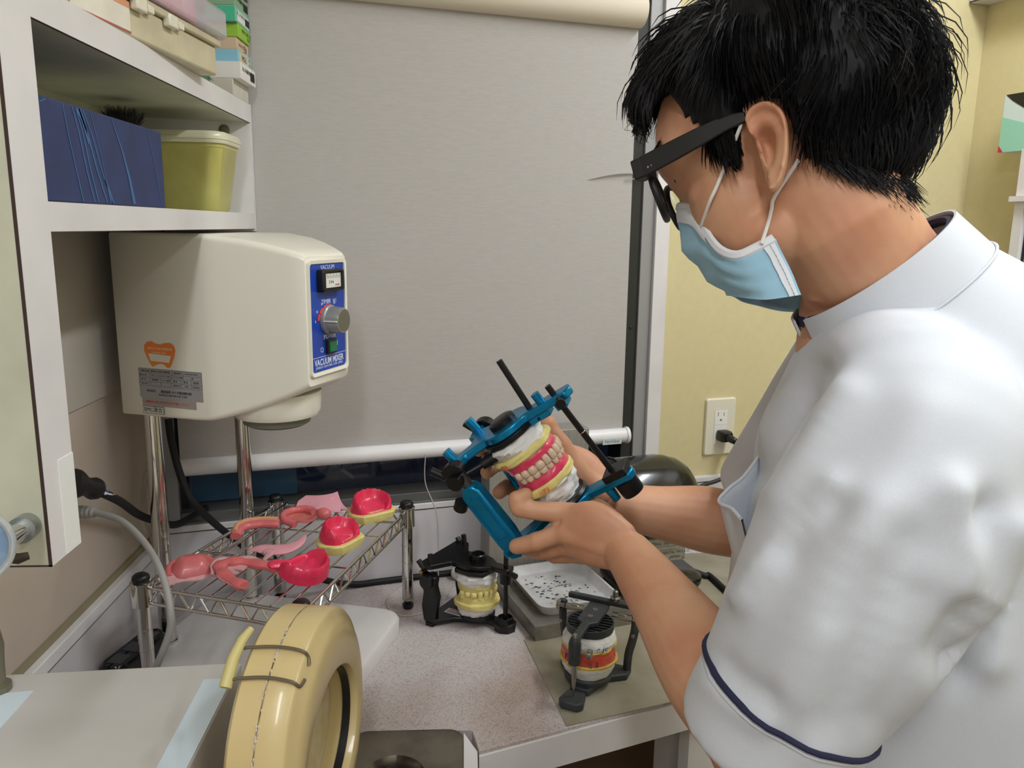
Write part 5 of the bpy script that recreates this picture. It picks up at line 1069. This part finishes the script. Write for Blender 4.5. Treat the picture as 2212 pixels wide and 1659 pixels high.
# ears
EO = [(1612, 264), (1621, 241), (1645, 227), (1672, 228), (1694, 245), (1706, 275), (1708, 320), (1703, 360), (1693, 392), (1682, 412), (1669, 420), (1657, 408), (1651, 386), (1646, 368), (1640, 348), (1634, 325), (1628, 302), (1618, 284)]
def ear(mirror):
    c0 = hloc(hpix(1657, 325, .078)); O_ = [hloc(hpix(x, y, .080)) for x, y in EO]
    O_ = [p for p in spline([(p.x, p.y, p.z) for p in O_+[O_[0]]], 3)][:-1]; n = len(O_)
    prof = [(0, -.010), (.22, -.009), (.36, -.004), (.48, .004), (.60, .0065), (.70, .004), (.78, .0035), (.86, .0085), (.93, .010), (.98, .007), (1.0, .001), (.97, -.004)]
    rings = []
    for q, h in prof:
        ring_ = []
        for p in O_:
            d = p-c0; rear = max(0, -d.x)/.03; top = max(0, d.z)/.035
            hh = h
            if d.z < -.022 and .5 < q < .9: hh = .006
            if d.x > .006 and d.z < .012 and q > .5: hh = -.002
            ring_.append(V((c0.x+d.x*q, c0.y+.004+rear*.010*q+hh, c0.z+d.z*q)))
        rings.append(ring_)
    back = [V((c0.x+(p.x-c0.x)*.8, c0.y-.012+max(0, c0.x-p.x)*.25, c0.z+(p.z-c0.z)*.8)) for p in O_]
    base = [V((c0.x+(p.x-c0.x)*.45+.004, c0.y-.028, c0.z+(p.z-c0.z)*.6)) for p in O_]
    R = rings+[back, base]
    if mirror: R = [[V((p.x, -p.y, p.z)) for p in r] for r in R]
    b.loft(R, True, M=MH)
ear(False); ear(True)
# near (left) arm
SHN, ELN, WRN = D(1985, 890, .555), D(1655, 1600, .605), D(1352, 1188, .838)
b.tube(spline([SHN, SHN.lerp(ELN, .5), ELN], 4), [.055, .053, .051, .049, .047, .046, .045, .044, .043], 20)
b.ell(ELN, .0445, nu=18, nv=12)
fa = spline([ELN, ELN.lerp(WRN, .30)+V((0, 0, -.004)), ELN.lerp(WRN, .65), WRN], 5)
b.tube(fa, slist([.043, .0445, .034, .0245], 5), 22, flat=.92)
def finger(P, r0=.0098, r1=.0078):
    S = spline(P, 4); n = len(S); b.tube(S, [r0+(r1-r0)*i/(n-1) for i in range(n)], 14); b.ell(S[-1], r1*1.0, nu=14, nv=10); b.ell(S[0], r0*1.05, nu=14, nv=10)
    for q in P[1:-1]: b.ell(q, (r0+r1)/2*1.05, nu=12, nv=8)
nrm = cam2world((-.15, .25, -1)).normalized()
pm = [WRN, D(1318, 1170, .846), D(1275, 1152, .856), D(1225, 1148, .869)]
b.tube(spline(pm, 4), slist([.0265, .032, .036, .026], 4), 22, flat=.52, side=nrm)
for q, r_ in ((D(1222, 1108, .871), .0125), (D(1214, 1150, .867), .0128), (D(1222, 1178, .878), .0120), (D(1240, 1196, .885), .011)): b.tube(spline([WRN, WRN.lerp(q, .55)+nrm*.006, q], 4), slist([.016, .0115, r_], 4), 14)
finger([D(1262, 1112, .866), D(1218, 1107, .872), D(1160, 1103, .872), D(1122, 1097, .868), D(1117, 1080, .869), D(1136, 1068, .874)], .0125, .0079)   # index hooked over the frame
finger([D(1262, 1142, .862), D(1212, 1152, .868), D(1160, 1170, .872), D(1116, 1180, .884)], .0125, .0092)                  # middle under the rear post
finger([D(1262, 1168, .868), D(1218, 1180, .880), D(1172, 1190, .895), D(1138, 1186, .915)], .0115, .0085)                  # ring
finger([D(1275, 1185, .872), D(1235, 1198, .886), D(1198, 1200, .900), D(1172, 1190, .914)], .0105, .0076)                  # little
finger([D(1322, 1135, .862), D(1290, 1102, .890), D(1250, 1092, .918), D(1212, 1086, .936)], .0150, .0095)                 # thumb, far side of the palm
# far (right) arm
SHF, ELF, WRF = D(1868, 770, .885), D(1610, 1140, 1.005), D(1318, 1088, .985)
b.tube(spline([SHF, SHF.lerp(ELF, .5), ELF], 4), [.052, .05, .048, .046, .045, .044, .043, .042, .041], 18)
b.tube(spline([ELF, ELF.lerp(WRF, .3)+V((0, 0, .002)), ELF.lerp(WRF, .65), WRF], 5), slist([.041, .043, .034, .0265], 5), 20, flat=.95)
nr2 = cam2world((.25, .1, -1)).normalized()
b.tube(spline([WRF, D(1280, 1058, .985), D(1235, 1025, .990), D(1195, 995, .995)], 4), slist([.027, .033, .037, .028], 4), 20, flat=.45, side=nr2)
finger([D(1290, 1062, .965), D(1248, 1020, .952), D(1212, 965, .945), D(1180, 920, .948), D(1168, 900, .952)], .0165, .0098)                      # thumb
finger([D(1205, 985, .995), D(1150, 945, 1.005), D(1085, 930, 1.0), D(1050, 948, .985), D(1034, 972, .972)], .0120, .0088)     # index
finger([D(1200, 1005, 1.0), D(1140, 990, 1.012), D(1080, 1000, 1.0), D(1052, 1020, .985)], .0120, .0088)
finger([D(1205, 1025, 1.0), D(1150, 1035, 1.010), D(1105, 1045, .995), D(1078, 1064, .965)], .0115, .0086)
finger([D(1215, 1045, .995), D(1165, 1060, 1.003), D(1130, 1068, 1.0), D(1112, 1078, .985)], .0105, .0080)
# trunk and legs inside the clothes
HIP = person.location+V((0, 0, .86))-fh*.02
b.loft([[c+fh*(a*math.cos(2*math.pi*i/24))+lh*(w_*math.sin(2*math.pi*i/24)) for i in range(24)] for c, a, w_ in ((HIP-V((0, 0, .06)), .10, .14), (HIP, .105, .15), (HIP+V((0, 0, .18)), .09, .135), (NB-fh*.05-V((0, 0, .20)), .105, .15), (NB-fh*.03-V((0, 0, .08)), .08, .13), (NB-V((0, 0, .03)), .05, .06))])
for s in (-1, 1):
    b.tube([HIP+lh*(s*.085), HIP+lh*(s*.09)+fh*.01-V((0, 0, .42)), V((HIP.x, HIP.y, 0))+lh*(s*.095)+V((0, 0, .07))], [.08, .052, .036], 16)
bd = obj('body', b, SKIN, person, smooth=0); remesh(bd, .0021, 7, .5)
# ------------------------------------------------------------------ coat
CT_ = mat('white_cotton_coat', (202, 207, 215), .75, noise=(900, .02), bump=(1200, .08, .0003), sheen=.1)
c = MB()
def sec(cn, a, w_, tilt=0, n=40, sq=2.3):
    ax = (fh*math.cos(tilt)+V((0, 0, 1))*math.sin(tilt)); out = []
    for i in range(n):
        q = 2*math.pi*i/n; x, y = math.cos(q), math.sin(q); k = (abs(x)**sq+abs(y)**sq)**(-1/sq)
        out.append(cn+ax*(a*x*k)+lh*(w_*y*k))
    return out
T0 = NB-V((0, 0, .0))
def tc(back, down): return NB-fh*back-V((0, 0, down))
c.loft([sec(tc(.000, .030), .070, .066, -.5), sec(tc(.015, .060), .095, .120, -.40), sec(tc(.028, .105), .118, .175, -.25), sec(tc(.040, .165), .130, .200, -.10), sec(tc(.045, .26), .148, .200, 0), sec(tc(.052, .38), .156, .185), sec(tc(.070, .50), .158, .180), sec(tc(.115, .60), .140, .190), sec(tc(.125, .68), .150, .200)])
c.tube(spline([SHN, SHN.lerp(NB-V((0, 0, .085)), .5)+V((0, 0, .010)), NB-V((0, 0, .085)), SHF.lerp(NB-V((0, 0, .085)), .5)+V((0, 0, .010)), SHF], 4), slist([.062, .060, .066, .060, .060], 4), 20)
slp = [SHN.lerp(NB-V((0, 0, .12)), .55), D(1988, 915, .562), D(1930, 1070, .55), D(1835, 1270, .552), D(1706, 1492, .570), D(1646, 1610, .583)]
slr = [.050, .066, .077, .077, .064, .0635]
SP_ = spline(slp, 6); SR_ = slist(slr, 6)
endd = (SP_[-1]-SP_[-3]).normalized()
c.tube(SP_+[SP_[-1]+endd*.001, SP_[-1]-endd*.03, SP_[-1]-endd*.05], SR_+[SR_[-1]-.007, .060, .050], 40)
flp = spline([SHF, SHF.lerp(ELF, .5), SHF.lerp(ELF, .82)], 4); c.tube(flp, slist([.070, .068, .064], 4), 24)
nk = cam2world((-.60, -.79, -.05)).normalized(); cu = cam2world((.79, -.60, 0)); cu = (cu-nk*cu.dot(nk)).normalized(); cv = nk.cross(cu); CC = D(1905, 612, .69)
c.loft([[CC+nk*h-V((0, 0, dz))+cu*(r1*math.cos(2*math.pi*i/40))+cv*(r2*math.sin(2*math.pi*i/40)) for i in range(40)] for h, dz, r1, r2 in ((-.012, 0, .080, .070), (-.026, .002, .087, .079), (-.045, .006, .098, .100), (-.075, .015, .112, .125), (-.11, .03, .115, .130))])
co = obj('coat', c, CT_, person, smooth=0); remesh(co, .0045, 22, .5)
# folds: ridges and valleys laid along curves on the cloth
FOLD = [([(2125, 1120), (2135, 1230), (2060, 1420)], -.016, 34), ([(2060, 1060), (2105, 1180), (2095, 1270)], .012, 30), ([(1960, 1180), (1870, 1400), (1800, 1560)], -.007, 40), ([(1890, 1100), (1780, 1300), (1700, 1480)], .007, 44), ([(1800, 1085), (1740, 1120), (1700, 1180)], -.010, 26), ([(1800, 1060), (1690, 1170), (1610, 1290)], .010, 24), ([(1560, 1440), (1600, 1480), (1660, 1500)], -.006, 22), ([(1540, 1470), (1590, 1520), (1650, 1560)], .005, 22), ([(2000, 900), (1950, 1050), (1900, 1150)], .006, 50), ([(1990, 1300), (1960, 1450), (1900, 1560)], -.006, 30), ([(1760, 800), (1700, 930), (1640, 1020)], -.008, 26), ([(1830, 850), (1750, 960), (1680, 1060)], .007, 30), ([(1750, 1620), (1760, 1500), (1790, 1380)], .004, 26), ([(2190, 1150), (2150, 1300), (2130, 1420)], .012, 36)]
FS = []
for pts, a, w_ in FOLD: FS.append(([(p.x, p.y) for p in spline([(x, y, 0) for x, y in pts], 5)], a, w_))
base = person.location.copy()
def fold(p, nn):
    d = 0
    if nn.dot(CAM-p) > 0:
        x, y, z = pix(p)
        if z < .95:
            for pts, a, w_ in FS:
                m_ = min((x-q[0])**2+(y-q[1])**2 for q in pts)
                if m_ < 9*w_*w_: d += a*math.exp(-m_/(2*w_*w_))
    return d+noise.noise(p*8)*.0025+noise.noise(p*22)*.0008
displace(co, fold); sm = co.modifiers.new('s', 'SMOOTH'); sm.factor = .5; sm.iterations = 4; bake(co)
# collar
def cring(r1, r2, h, n=60, gap=0.16): return [CC+nk*h+cu*(r1*math.cos(q))+cv*(r2*math.sin(q)) for q in [math.pi+gap+(2*math.pi-2*gap)*i/(n-1) for i in range(n)]]
O0, O1 = cring(.0865, .077, -.024), cring(.078, .070, .018); I1, I0 = cring(.076, .068, .018), cring(.0845, .075, -.024)
n = 60; m = MB(); m.add(O0+O1+I1+I0, [f for i in range(n-1) for f in ((i, i+1, n+i+1, n+i), (n+i, n+i+1, 2*n+i+1, 2*n+i), (2*n+i, 2*n+i+1, 3*n+i+1, 3*n+i), (3*n+i, 3*n+i+1, i+1, i))]+[(0, n, 2*n, 3*n), (n-1, 4*n-1, 3*n-1, 2*n-1)]); cl = obj('collar', m, CT_, person, smooth=50)
m = MB(); nn_ = 40; m.tube([p+nk*-.001 for p in cring(.072, .064, .013, nn_, .05)], .0035, 6, flat=1.5); obj('navy_undershirt', m, mat('navy_cloth', (34, 36, 66), .8), person)
m = MB(); m.tube([p for p in cring(.0877, .0782, -.0235, 60, .1)], .0012, 6); obj('collar_seam', m, CT_, cl)
# sleeve piping and hem
def sring(k, dr, n=48):
    t_ = (SP_[min(k+1, len(SP_)-1)]-SP_[max(k-1, 0)]).normalized(); u_ = V((0, 0, 1)); u_ = (u_-t_*u_.dot(t_)).normalized(); w2 = t_.cross(u_)
    return [SP_[k]+(u_*math.cos(2*math.pi*i/n)+w2*math.sin(2*math.pi*i/n))*(SR_[k]+dr) for i in range(n)]
from mathutils.bvhtree import BVHTree
bv = BVHTree.FromPolygons([v.co+base for v in co.data.vertices], [tuple(p.vertices) for p in co.data.polygons])
def on_coat(p, c0, d):
    r = bv.ray_cast(c0+(p-c0).normalized()*.2, (c0-p).normalized()); q = r[0] if r[0] is not None else p
    if (q-c0).length > (p-c0).length+.010: q = p
    return q+(p-c0).normalized()*d
kp = len(SP_)-7
m = MB(); m.tube([on_coat(p, SP_[kp], .0008) for p in sring(kp, 0)], .0021, 8, closed=True); obj('navy_piping', m, mat('navy_cloth', (0,0,0)), person)
m = MB(); m.tube([on_coat(p+(SP_[kp]-SP_[kp-1]).normalized()*.004, SP_[kp]+(SP_[kp]-SP_[kp-1]).normalized()*.004, .0002) for p in sring(kp, 0)], .0012, 6, closed=True); obj('hem_seam', m, CT_, person)
# breast pocket, gaping
tr = [(1640, 985, .74), (1606, 1030, .715), (1578, 1052, .70), (1554, 1078, .69), (1560, 1090, .675), (1580, 1098, .662), (1600, 1120, .645)]
bo = [(1650, 1200, .74), (1625, 1215, .722), (1605, 1225, .71), (1592, 1235, .70), (1596, 1240, .69), (1610, 1238, .675), (1625, 1225, .66)]
A = spline([D(*q) for q in tr], 4); B = spline([D(*q) for q in bo], 4)
R = [[a.lerp(b_, f) for a, b_ in zip(A, B)] for f in (0, .12, .3, .5, .75, 1)]
mb = MB(); n = len(A); off = cam2world((1, .1, .3))*.0022
vs = [p for r in R for p in r]+[p+off for r in R for p in r]; k = n*len(R)
fs = []
for j in range(len(R)-1):
    for i in range(n-1): a = j*n+i; fs += [(a, a+1, a+n+1, a+n), (k+a+n, k+a+n+1, k+a+1, k+a)]
fs += [(i, k+i, k+i+1, i+1) for i in range(n-1)]; mb.add(vs, fs); pk = obj('pocket', mb, CT_, person, smooth=60)
m = MB(); m.tube(A, .0016, 8); obj('pocket_hem', m, CT_, pk)
# trousers and shoes
TR = mat('white_trousers', (214, 216, 220), .8); m = MB()
FT = V((HIP.x, HIP.y, 0))
for s in (-1, 1):
    m.tube([HIP+lh*(s*.075)+V((0, 0, .06)), HIP+lh*(s*.085), HIP+lh*(s*.092)+fh*.01-V((0, 0, .42)), FT+lh*(s*.098)+V((0, 0, .05))], [.105, .10, .080, .068], 24)
tr_ = obj('trousers', m, TR, person, smooth=0); remesh(tr_, .007, 6, .5)
for s in (-1, 1):
    c0 = FT+lh*(s*.098); m = MB(fr3(c0, fh, lh, (0,0,1)))
    m.loft([[(x*k+.055, y*k, z) for x, y in rrect(.27, .095, .045, 6)] for k, z in ((1, .0005), (1.02, .02), (.97, .035))]+[[(x*.72+.045, y*.88, .055) for x, y in rrect(.27, .09, .04, 6)], [(x*.4+.0, y*.8, .075) for x, y in rrect(.27, .09, .04, 6)]]); obj('shoe', m, mat('white_shoe', (220, 220, 216), .5), person, smooth=60)
# ------------------------------------------------------------------ hair
HAIR = mat('black_hair', (13, 13, 16), .55, spec=.25)
HLN = [(-.13, -.05), (-.097, -.0494), (-.080, -.046), (-.060, -.033), (-.044, -.0185), (-.0305, -.004), (-.0285, .012), (-.026, .031), (-.0144, .044), (.002, .044), (.009, .030), (.0144, .016), (.020, .008), (.0276, .008), (.034, .020), (.040, .035), (.044, .048), (.051, .060), (.0544, .076), (.061, .089), (.08, .098), (.12, .100)]
def hl(f):
    for (a, ua), (b_, ub) in zip(HLN, HLN[1:]):
        if f <= b_: return ua+(ub-ua)*(f-a)/(b_-a)
    return HLN[-1][1]
HC, HR = V((-.006, 0, .050)), V((.101, .077, .089))
def thick(f, l, u):                                   # hair depth over the scalp
    base_ = .020+.014*max(0, min(1, (u-.02)/.08))
    if f < -.02: base_ += .012*min(1, (-.02-f)/.05)*max(0, min(1, (u+.03)/.06))
    if f > -.01 and u < .10: base_ *= 1-.72*max(0, min(1, (abs(l)-.035)/.02))*max(0, min(1, (.10-u)/.03))*max(0, min(1, (f+.01)/.02))
    return base_
m = MB(); NU, NV = 96, 64; rings = []
for j in range(NV+1):
    a = math.pi*j/NV; sn = max(math.sin(a), 1e-3); ring_ = []
    for i in range(NU):
        q = 2*math.pi*i/NU; d = V((sn*math.cos(q), sn*math.sin(q), -math.cos(a))); p = V((HC.x+HR.x*d.x, HC.y+HR.y*d.y, HC.z+HR.z*d.z))
        e = (p.z-hl(p.x)); k = max(0, min(1, e/.022)); k = k*k*(3-2*k)
        th = thick(*p)*k if e > 0 else -.012
        lk = noise.noise(V((q*5, a*4, 3)))*.006+noise.noise(V((q*14, a*8, 1)))*.003 if k > .2 else 0
        ring_.append(p+d*(th*.80+lk*k))
    rings.append(ring_)
m.loft(rings, True, M=MH); hr = obj('hair', m, HAIR, person, smooth=80)
EP0 = [(x, y) for x, y in EO]; EP1 = [(1375, 345), (1408, 300), (1412, 235), (1440, 200), (1472, 240), (1500, 268), (1550, 262), (1552, 290), (1500, 330), (1440, 365), (1400, 385)]
def inear(p): return inpoly(p, EP0) or inpoly(p, EP1)
def inpoly(p, EP):
    x, y, z_ = pix(p); ins = False; n_ = len(EP)
    for i in range(n_):
        (x1, y1), (x2, y2) = EP[i], EP[(i+1) % n_]
        if (y1 > y) != (y2 > y) and x < (x2-x1)*(y-y1)/(y2-y1)+x1: ins = not ins
    return ins
hm = MB(); rnd = random.Random(5); cnt = 0; crown = V((-.045, .0, .12))
while cnt < 11000:
    q = rnd.uniform(0, 2*math.pi); cz = rnd.uniform(-.75, 1); sn = math.sqrt(1-cz*cz); d = V((sn*math.cos(q), sn*math.sin(q), cz))
    p = V((HC.x+HR.x*d.x, HC.y+HR.y*d.y, HC.z+HR.z*d.z)); e = p.z-hl(p.x)
    if e < .001: continue
    cnt += 1
    k = max(.08, min(1, e/.028)); th = thick(*p)*k
    g = p-crown; tng = g-d*g.dot(d); tng = tng.normalized() if tng.length > .01 else V((1, 0, 0))
    tng += V((.35 if p.x > .03 else -.05, 0, -.45)); tng -= d*tng.dot(d); tng.normalize()
    sw = V((noise.noise(p*28), noise.noise(p*28+V((7, 0, 0))), noise.noise(p*28+V((0, 9, 0))))); tng = (tng+sw*.9-d*(sw*.9).dot(d)).normalized()
    L = rnd.uniform(.028, .055)*min(1, .22+e/.06); lift = rnd.uniform(.55, 1.02)+(.25 if rnd.random() < .06 else 0)
    r0 = p+d*th*.35; P = [r0]
    for s in (1, 2, 3, 4):
        f = s/4; pos = p+tng*(L*f); dd_ = V(((pos.x-HC.x)/HR.x, (pos.y-HC.y)/HR.y, (pos.z-HC.z)/HR.z)).normalized()
        sf = V((HC.x+HR.x*dd_.x, HC.y+HR.y*dd_.y, HC.z+HR.z*dd_.z)); P.append(sf+dd_*(th*lift*(.55+.45*min(1, f*1.6))-.004*f*f)+sw*.003*f)
    tp_ = MH @ P[-1]; md_ = MH @ P[2]
    if max(abs(x.y) for x in P) > .103 and p.z < .07: continue
    if p.y > 0 and any(inear(q) for q in (tp_, md_, MH @ P[3])): continue
    w0 = rnd.uniform(.0005, .0010)
    hm.tube([MH @ x for x in P], [w0, w0, w0*.85, w0*.6, w0*.15], 3)
# fringe hanging over the forehead
for i in range(900):
    l = rnd.uniform(-.06, .030); p = V((.074+rnd.uniform(-.012, .008)-abs(l)*.35, l, .112+rnd.uniform(-.006, .014))); L = rnd.uniform(.018, .036)
    P = [p, p+V((.014, 0, .002)), p+V((.022, rnd.uniform(-.004, .004), -.25*L)), p+V((.023+rnd.uniform(-.006, .012), rnd.uniform(-.008, .008), -.8*L)), p+V((.019+rnd.uniform(-.008, .014), rnd.uniform(-.012, .012), -1.1*L))]
    if any(inpoly(MH @ x, EP1) for x in P[2:]): continue
    w0 = rnd.uniform(.0006, .0012); hm.tube([MH @ x for x in P], [w0, w0, w0*.9, w0*.6, w0*.15], 3)
# wisps at the nape and sideburns
for i in range(700):
    if i % 3:
        f = rnd.uniform(-.092, -.034); u = hl(f)+rnd.uniform(-.004, .012); dr = V((-.2-.5*rnd.random(), 0, -1)).normalized(); L = rnd.uniform(.010, .024)
    else:
        f = rnd.uniform(.014, .030); u = hl(f)+rnd.uniform(0, .03); dr = V((.1, 0, -1)).normalized(); L = rnd.uniform(.008, .018)
    s_ = 1 if rnd.random() < .75 else -1
    x2 = 1-((f-HC.x)/HR.x)**2-((u-HC.z)/HR.z)**2*.35
    l = s_*(.078*math.sqrt(max(.05, min(1, x2)))*(.93 if u < 0 else 1.0)+.0015); p = V((f, l, u)); w0 = .0005
    hm.tube([MH @ p, MH @ (p+dr*L*.5+V((0, s_*.002, 0))), MH @ (p+dr*L)], [w0, w0*.8, w0*.2], 3)
o = obj('hair_strands', hm, HAIR, hr, smooth=0); o['kind'] = 'stuff'
# eyebrow on the near side
m = MB()
for i in range(70):
    f = rnd.uniform(.080, .096); p = V((f, .050-(f-.080)*1.6, .050+rnd.uniform(-.003, .003))); m.tube([MH @ p, MH @ (p+V((-.006, .004, .002)))], [.0004, .0001], 3)
o = obj('eyebrow', m, HAIR, person); o['kind'] = 'stuff'
# eyes
for s in (-1, 1):
    m = MB(MH); m.ell((.068, s*.029, .026), .0110, nu=18, nv=12); ey = obj('eye', m, mat('eye_white', (226, 222, 216), .2), person)
    m = MB(MH); m.ell((.0755, s*.029, .024), (.0042, .0055, .0055), nu=14, nv=10); obj('iris', m, mat('dark_brown_iris', (40, 26, 18), .15), ey)
# ------------------------------------------------------------------ glasses
FRM = mat('matt_black_frame', (22, 24, 26), .45)
gl = person
def temple(s):
    A0 = hloc(hpix(1386, 362, .074)); A1 = hloc(hpix(1480, 312, .078)); A2 = hloc(hpix(1565, 268, .079)); A3 = hloc(hpix(1612, 252, .079))
    P = spline([(q.x, s*q.y, q.z) for q in (A0, A1, A2, A3)], 6); n = len(P); m = MB(MH); rings = []
    hh = slist([.0088, .0080, .0062, .0040], 6)
    for q, h in zip(P, hh): rings.append([V((q.x, q.y+dy*.0019, q.z+dz*h)) for dy, dz in ((-1, -1), (1, -1), (1, 1), (-1, 1))])
    m.loft(rings); o_ = obj('temple', m, FRM, person, bevel=.001, smooth=30)
    if s > 0:
        for dx, dy in ((-6, 8), (2, 4)):
            q = hloc(hpix(1402+dx+4, 357+dy-4, .0763)); mm = MB(MH @ fr3(q, (1,0,0), (0,0,1), (0,1,0))); mm.lathe([(.0009, -.0006), (.0009, .0006)], n=8); obj('rivet', mm, STEEL, o_)
A0 = hloc(hpix(1386, 362, .074))
def rim(s):
    cx_, cz_ = .100, A0.z-.0135
    pts = [(.0375*math.cos(q)*(abs(math.cos(q))**-.15 if abs(math.cos(q)) > .1 else 1)*.70+.0345, .0215*math.sin(q)*(1.0 if math.sin(q) > 0 else 1.05)) for q in [2*math.pi*i/36 for i in range(36)]]
    P = [V((A0.x+.004-.010*max(0, (y-.02)/.05)+.002-.25*max(0, -z)*.4, s*y, cz_+z)) for y, z in pts]
    m = MB(MH); m.tube([MH.inverted() @ (MH @ p) for p in P], .0031, 8, closed=True); ro = obj('lens_rim', m, FRM, person, smooth=60)
    n = len(P); c_ = sum(P, V((0, 0, 0)))/n; m = MB(MH); m.add([c_+V((.0015, 0, 0))]+P+[c_+V((.0025, 0, 0))]+[p+V((.001, 0, 0)) for p in P], [(0, 1+i, 1+(i+1) % n) for i in range(n)]+[(n+1, n+2+(i+1) % n, n+2+i) for i in range(n)]+[(1+i, n+2+i, n+2+(i+1) % n, 1+(i+1) % n) for i in range(n)]); obj('lens', m, mat('clear_lens', (240, 245, 240), .02, trans=1, ior=1.1), ro)
temple(1); temple(-1); rim(1); rim(-1)
m = MB(MH); m.tube(spline([(A0.x+.006, .010, A0.z-.008), (A0.x+.009, 0, A0.z-.006), (A0.x+.006, -.010, A0.z-.008)], 4), .0028, 8); obj('bridge', m, FRM, person)
for s in (-1, 1): m = MB(MH); m.span((A0.x-.008, s*.062, A0.z-.0085), (A0.x+.008, s*.076, A0.z+.0085)); obj('hinge_block', m, FRM, person, bevel=.0015)
# ------------------------------------------------------------------ face mask
MSK = mat('pale_blue_mask', (158, 202, 226), .8, noise=(40, .05)); MSW = mat('white_mask_edge', (226, 230, 236), .8)
cols = [(.060, [(1672, 515), (1685, 545), (1700, 575), (1714, 605), (1728, 637)]), (.0625, [(1632, 536), (1645, 560), (1660, 586), (1676, 612), (1692, 643)]), (.062, [(1592, 552), (1606, 576), (1622, 600), (1640, 624), (1656, 647)]), (.055, [(1556, 540), (1566, 566), (1584, 594), (1604, 620), (1622, 646)]), (.043, [(1528, 505), (1532, 540), (1548, 576), (1570, 608), (1596, 643)]), (.026, [(1500, 452), (1500, 510), (1516, 560), (1545, 604), (1580, 640)]), (.011, [(1476, 446), (1474, 502), (1496, 560), (1534, 606), (1572, 638)]), (0, [(1464, 448), (1466, 502), (1490, 560), (1530, 608), (1570, 638)])]
G_ = [[hloc(hpix(x, y, l)) for x, y in pts] for l, pts in cols]
for l_, g in zip(cols, G_):
    for q in g: q.y = l_[0]
full = G_+[[V((q.x, -q.y, q.z)) for q in g] for g in G_[-2::-1]]
full = [spline(g, 3) for g in full]; nr = len(full[0])
rows = [spline([full[i][j] for i in range(len(full))], 3) for j in range(nr)]
n = len(rows[0]); vs = []
for j, r in enumerate(rows):
    for i, q in enumerate(r):
        f = j/(nr-1); pl_ = .0022*math.sin(f*math.pi*6)*math.sin(math.pi*min(1, i/(n-1)))+noise.noise(q*45)*.003
        vs.append(q+V((pl_*.8, pl_*.4*(1 if q.y > 0 else -1), 0)))
inn = [q+V((-.0012, -.0008*(1 if q.y > 0 else -1), 0)) for q in vs]; k = len(vs); fs = []
for j in range(nr-1):
    for i in range(n-1): a = j*n+i; fs += [(a, a+1, a+n+1, a+n), (k+a+n, k+a+n+1, k+a+1, k+a)]
for i in range(n-1): fs += [(i, k+i, k+i+1, i+1), ((nr-1)*n+i, (nr-1)*n+i+1, k+(nr-1)*n+i+1, k+(nr-1)*n+i)]
for j in range(nr-1): fs += [(j*n, (j+1)*n, k+(j+1)*n, k+j*n), (j*n+n-1, k+j*n+n-1, k+(j+1)*n+n-1, (j+1)*n+n-1)]
m = MB(MH); m.add(vs+inn, fs); mk = obj('face_mask', m, MSK, person, smooth=70)
m = MB(MH); m.tube(rows[0], .0022, 6, flat=1.8); obj('top_binding', m, MSW, mk)
def band(i0, i1, rr, name, d=.0006):
    P0, P1 = [], []
    m = MB(MH); sel = [[vs[j*n+i]+V((.0004, d*(1 if vs[j*n+i].y > 0 else -1), 0)) for i in range(i0, i1)] for j in rr]; kk = len(sel[0])
    v2 = [p for r in sel for p in r]; m.add(v2+[p-V((.0003, 0, 0)) for p in v2], [(j*kk+i, j*kk+i+1, (j+1)*kk+i+1, (j+1)*kk+i) for j in range(len(sel)-1) for i in range(kk-1)]); obj(name, m, MSW, mk, smooth=70)
band(0, 3, range(nr), 'side_seam'); band(n-3, n, range(nr), 'side_seam'); band(12, n-12, range(0, 3), 'nose_band')
STR = mat('white_elastic', (228, 226, 222), .7)
ms0, ms1 = MH @ (vs[12]), MH @ (vs[2])
bvb = BVHTree.FromPolygons([v.co+base for v in bd.data.vertices], [tuple(p.vertices) for p in bd.data.polygons])
def on_skin(px, py, lift=.0022):
    r = ray(px, py).normalized(); h = bvb.ray_cast(CAM, r); return (h[0] if h[0] is not None else hpix(px, py, .07))-r*lift
def nearv(px, py):
    return min((MH @ q for q in rows[0][:n//2]), key=lambda q: (pix(q)[0]-px)**2+(pix(q)[1]-py)**2)+HL*.0035
L1 = [(1519, 462), (1533, 436), (1547, 406), (1560, 374), (1573, 342), (1586, 308), (1599, 275), (1609, 256)]
m = MB(); m.tube(spline([nearv(1524, 492)]+[on_skin(*q, .0045) for q in L1[1:]]+[hp(-.012, .068, .030)], 4), .0015, 8); obj('ear_loop', m, STR, mk)
m = MB(); m.tube(spline([hp(-.024, .074, -.012), on_skin(1674, 424), on_skin(1667, 450), on_skin(1660, 480), nearv(1652, 524)], 4), .0015, 8); obj('ear_loop', m, STR, mk)
m = MB()
for j in range(nr-1):
    for i in (1, 2):
        for f in (.2, .5, .8):
            q = vs[j*n+i].lerp(vs[(j+1)*n+i], f)+V((.0004, .0012, 0)); m.ell(q, (.0004, .0003, .0006), MH, 5, 4)
o = obj('stitch_dots', m, mat('stitch_grey', (150, 170, 190), .7), mk); o['kind'] = 'stuff'
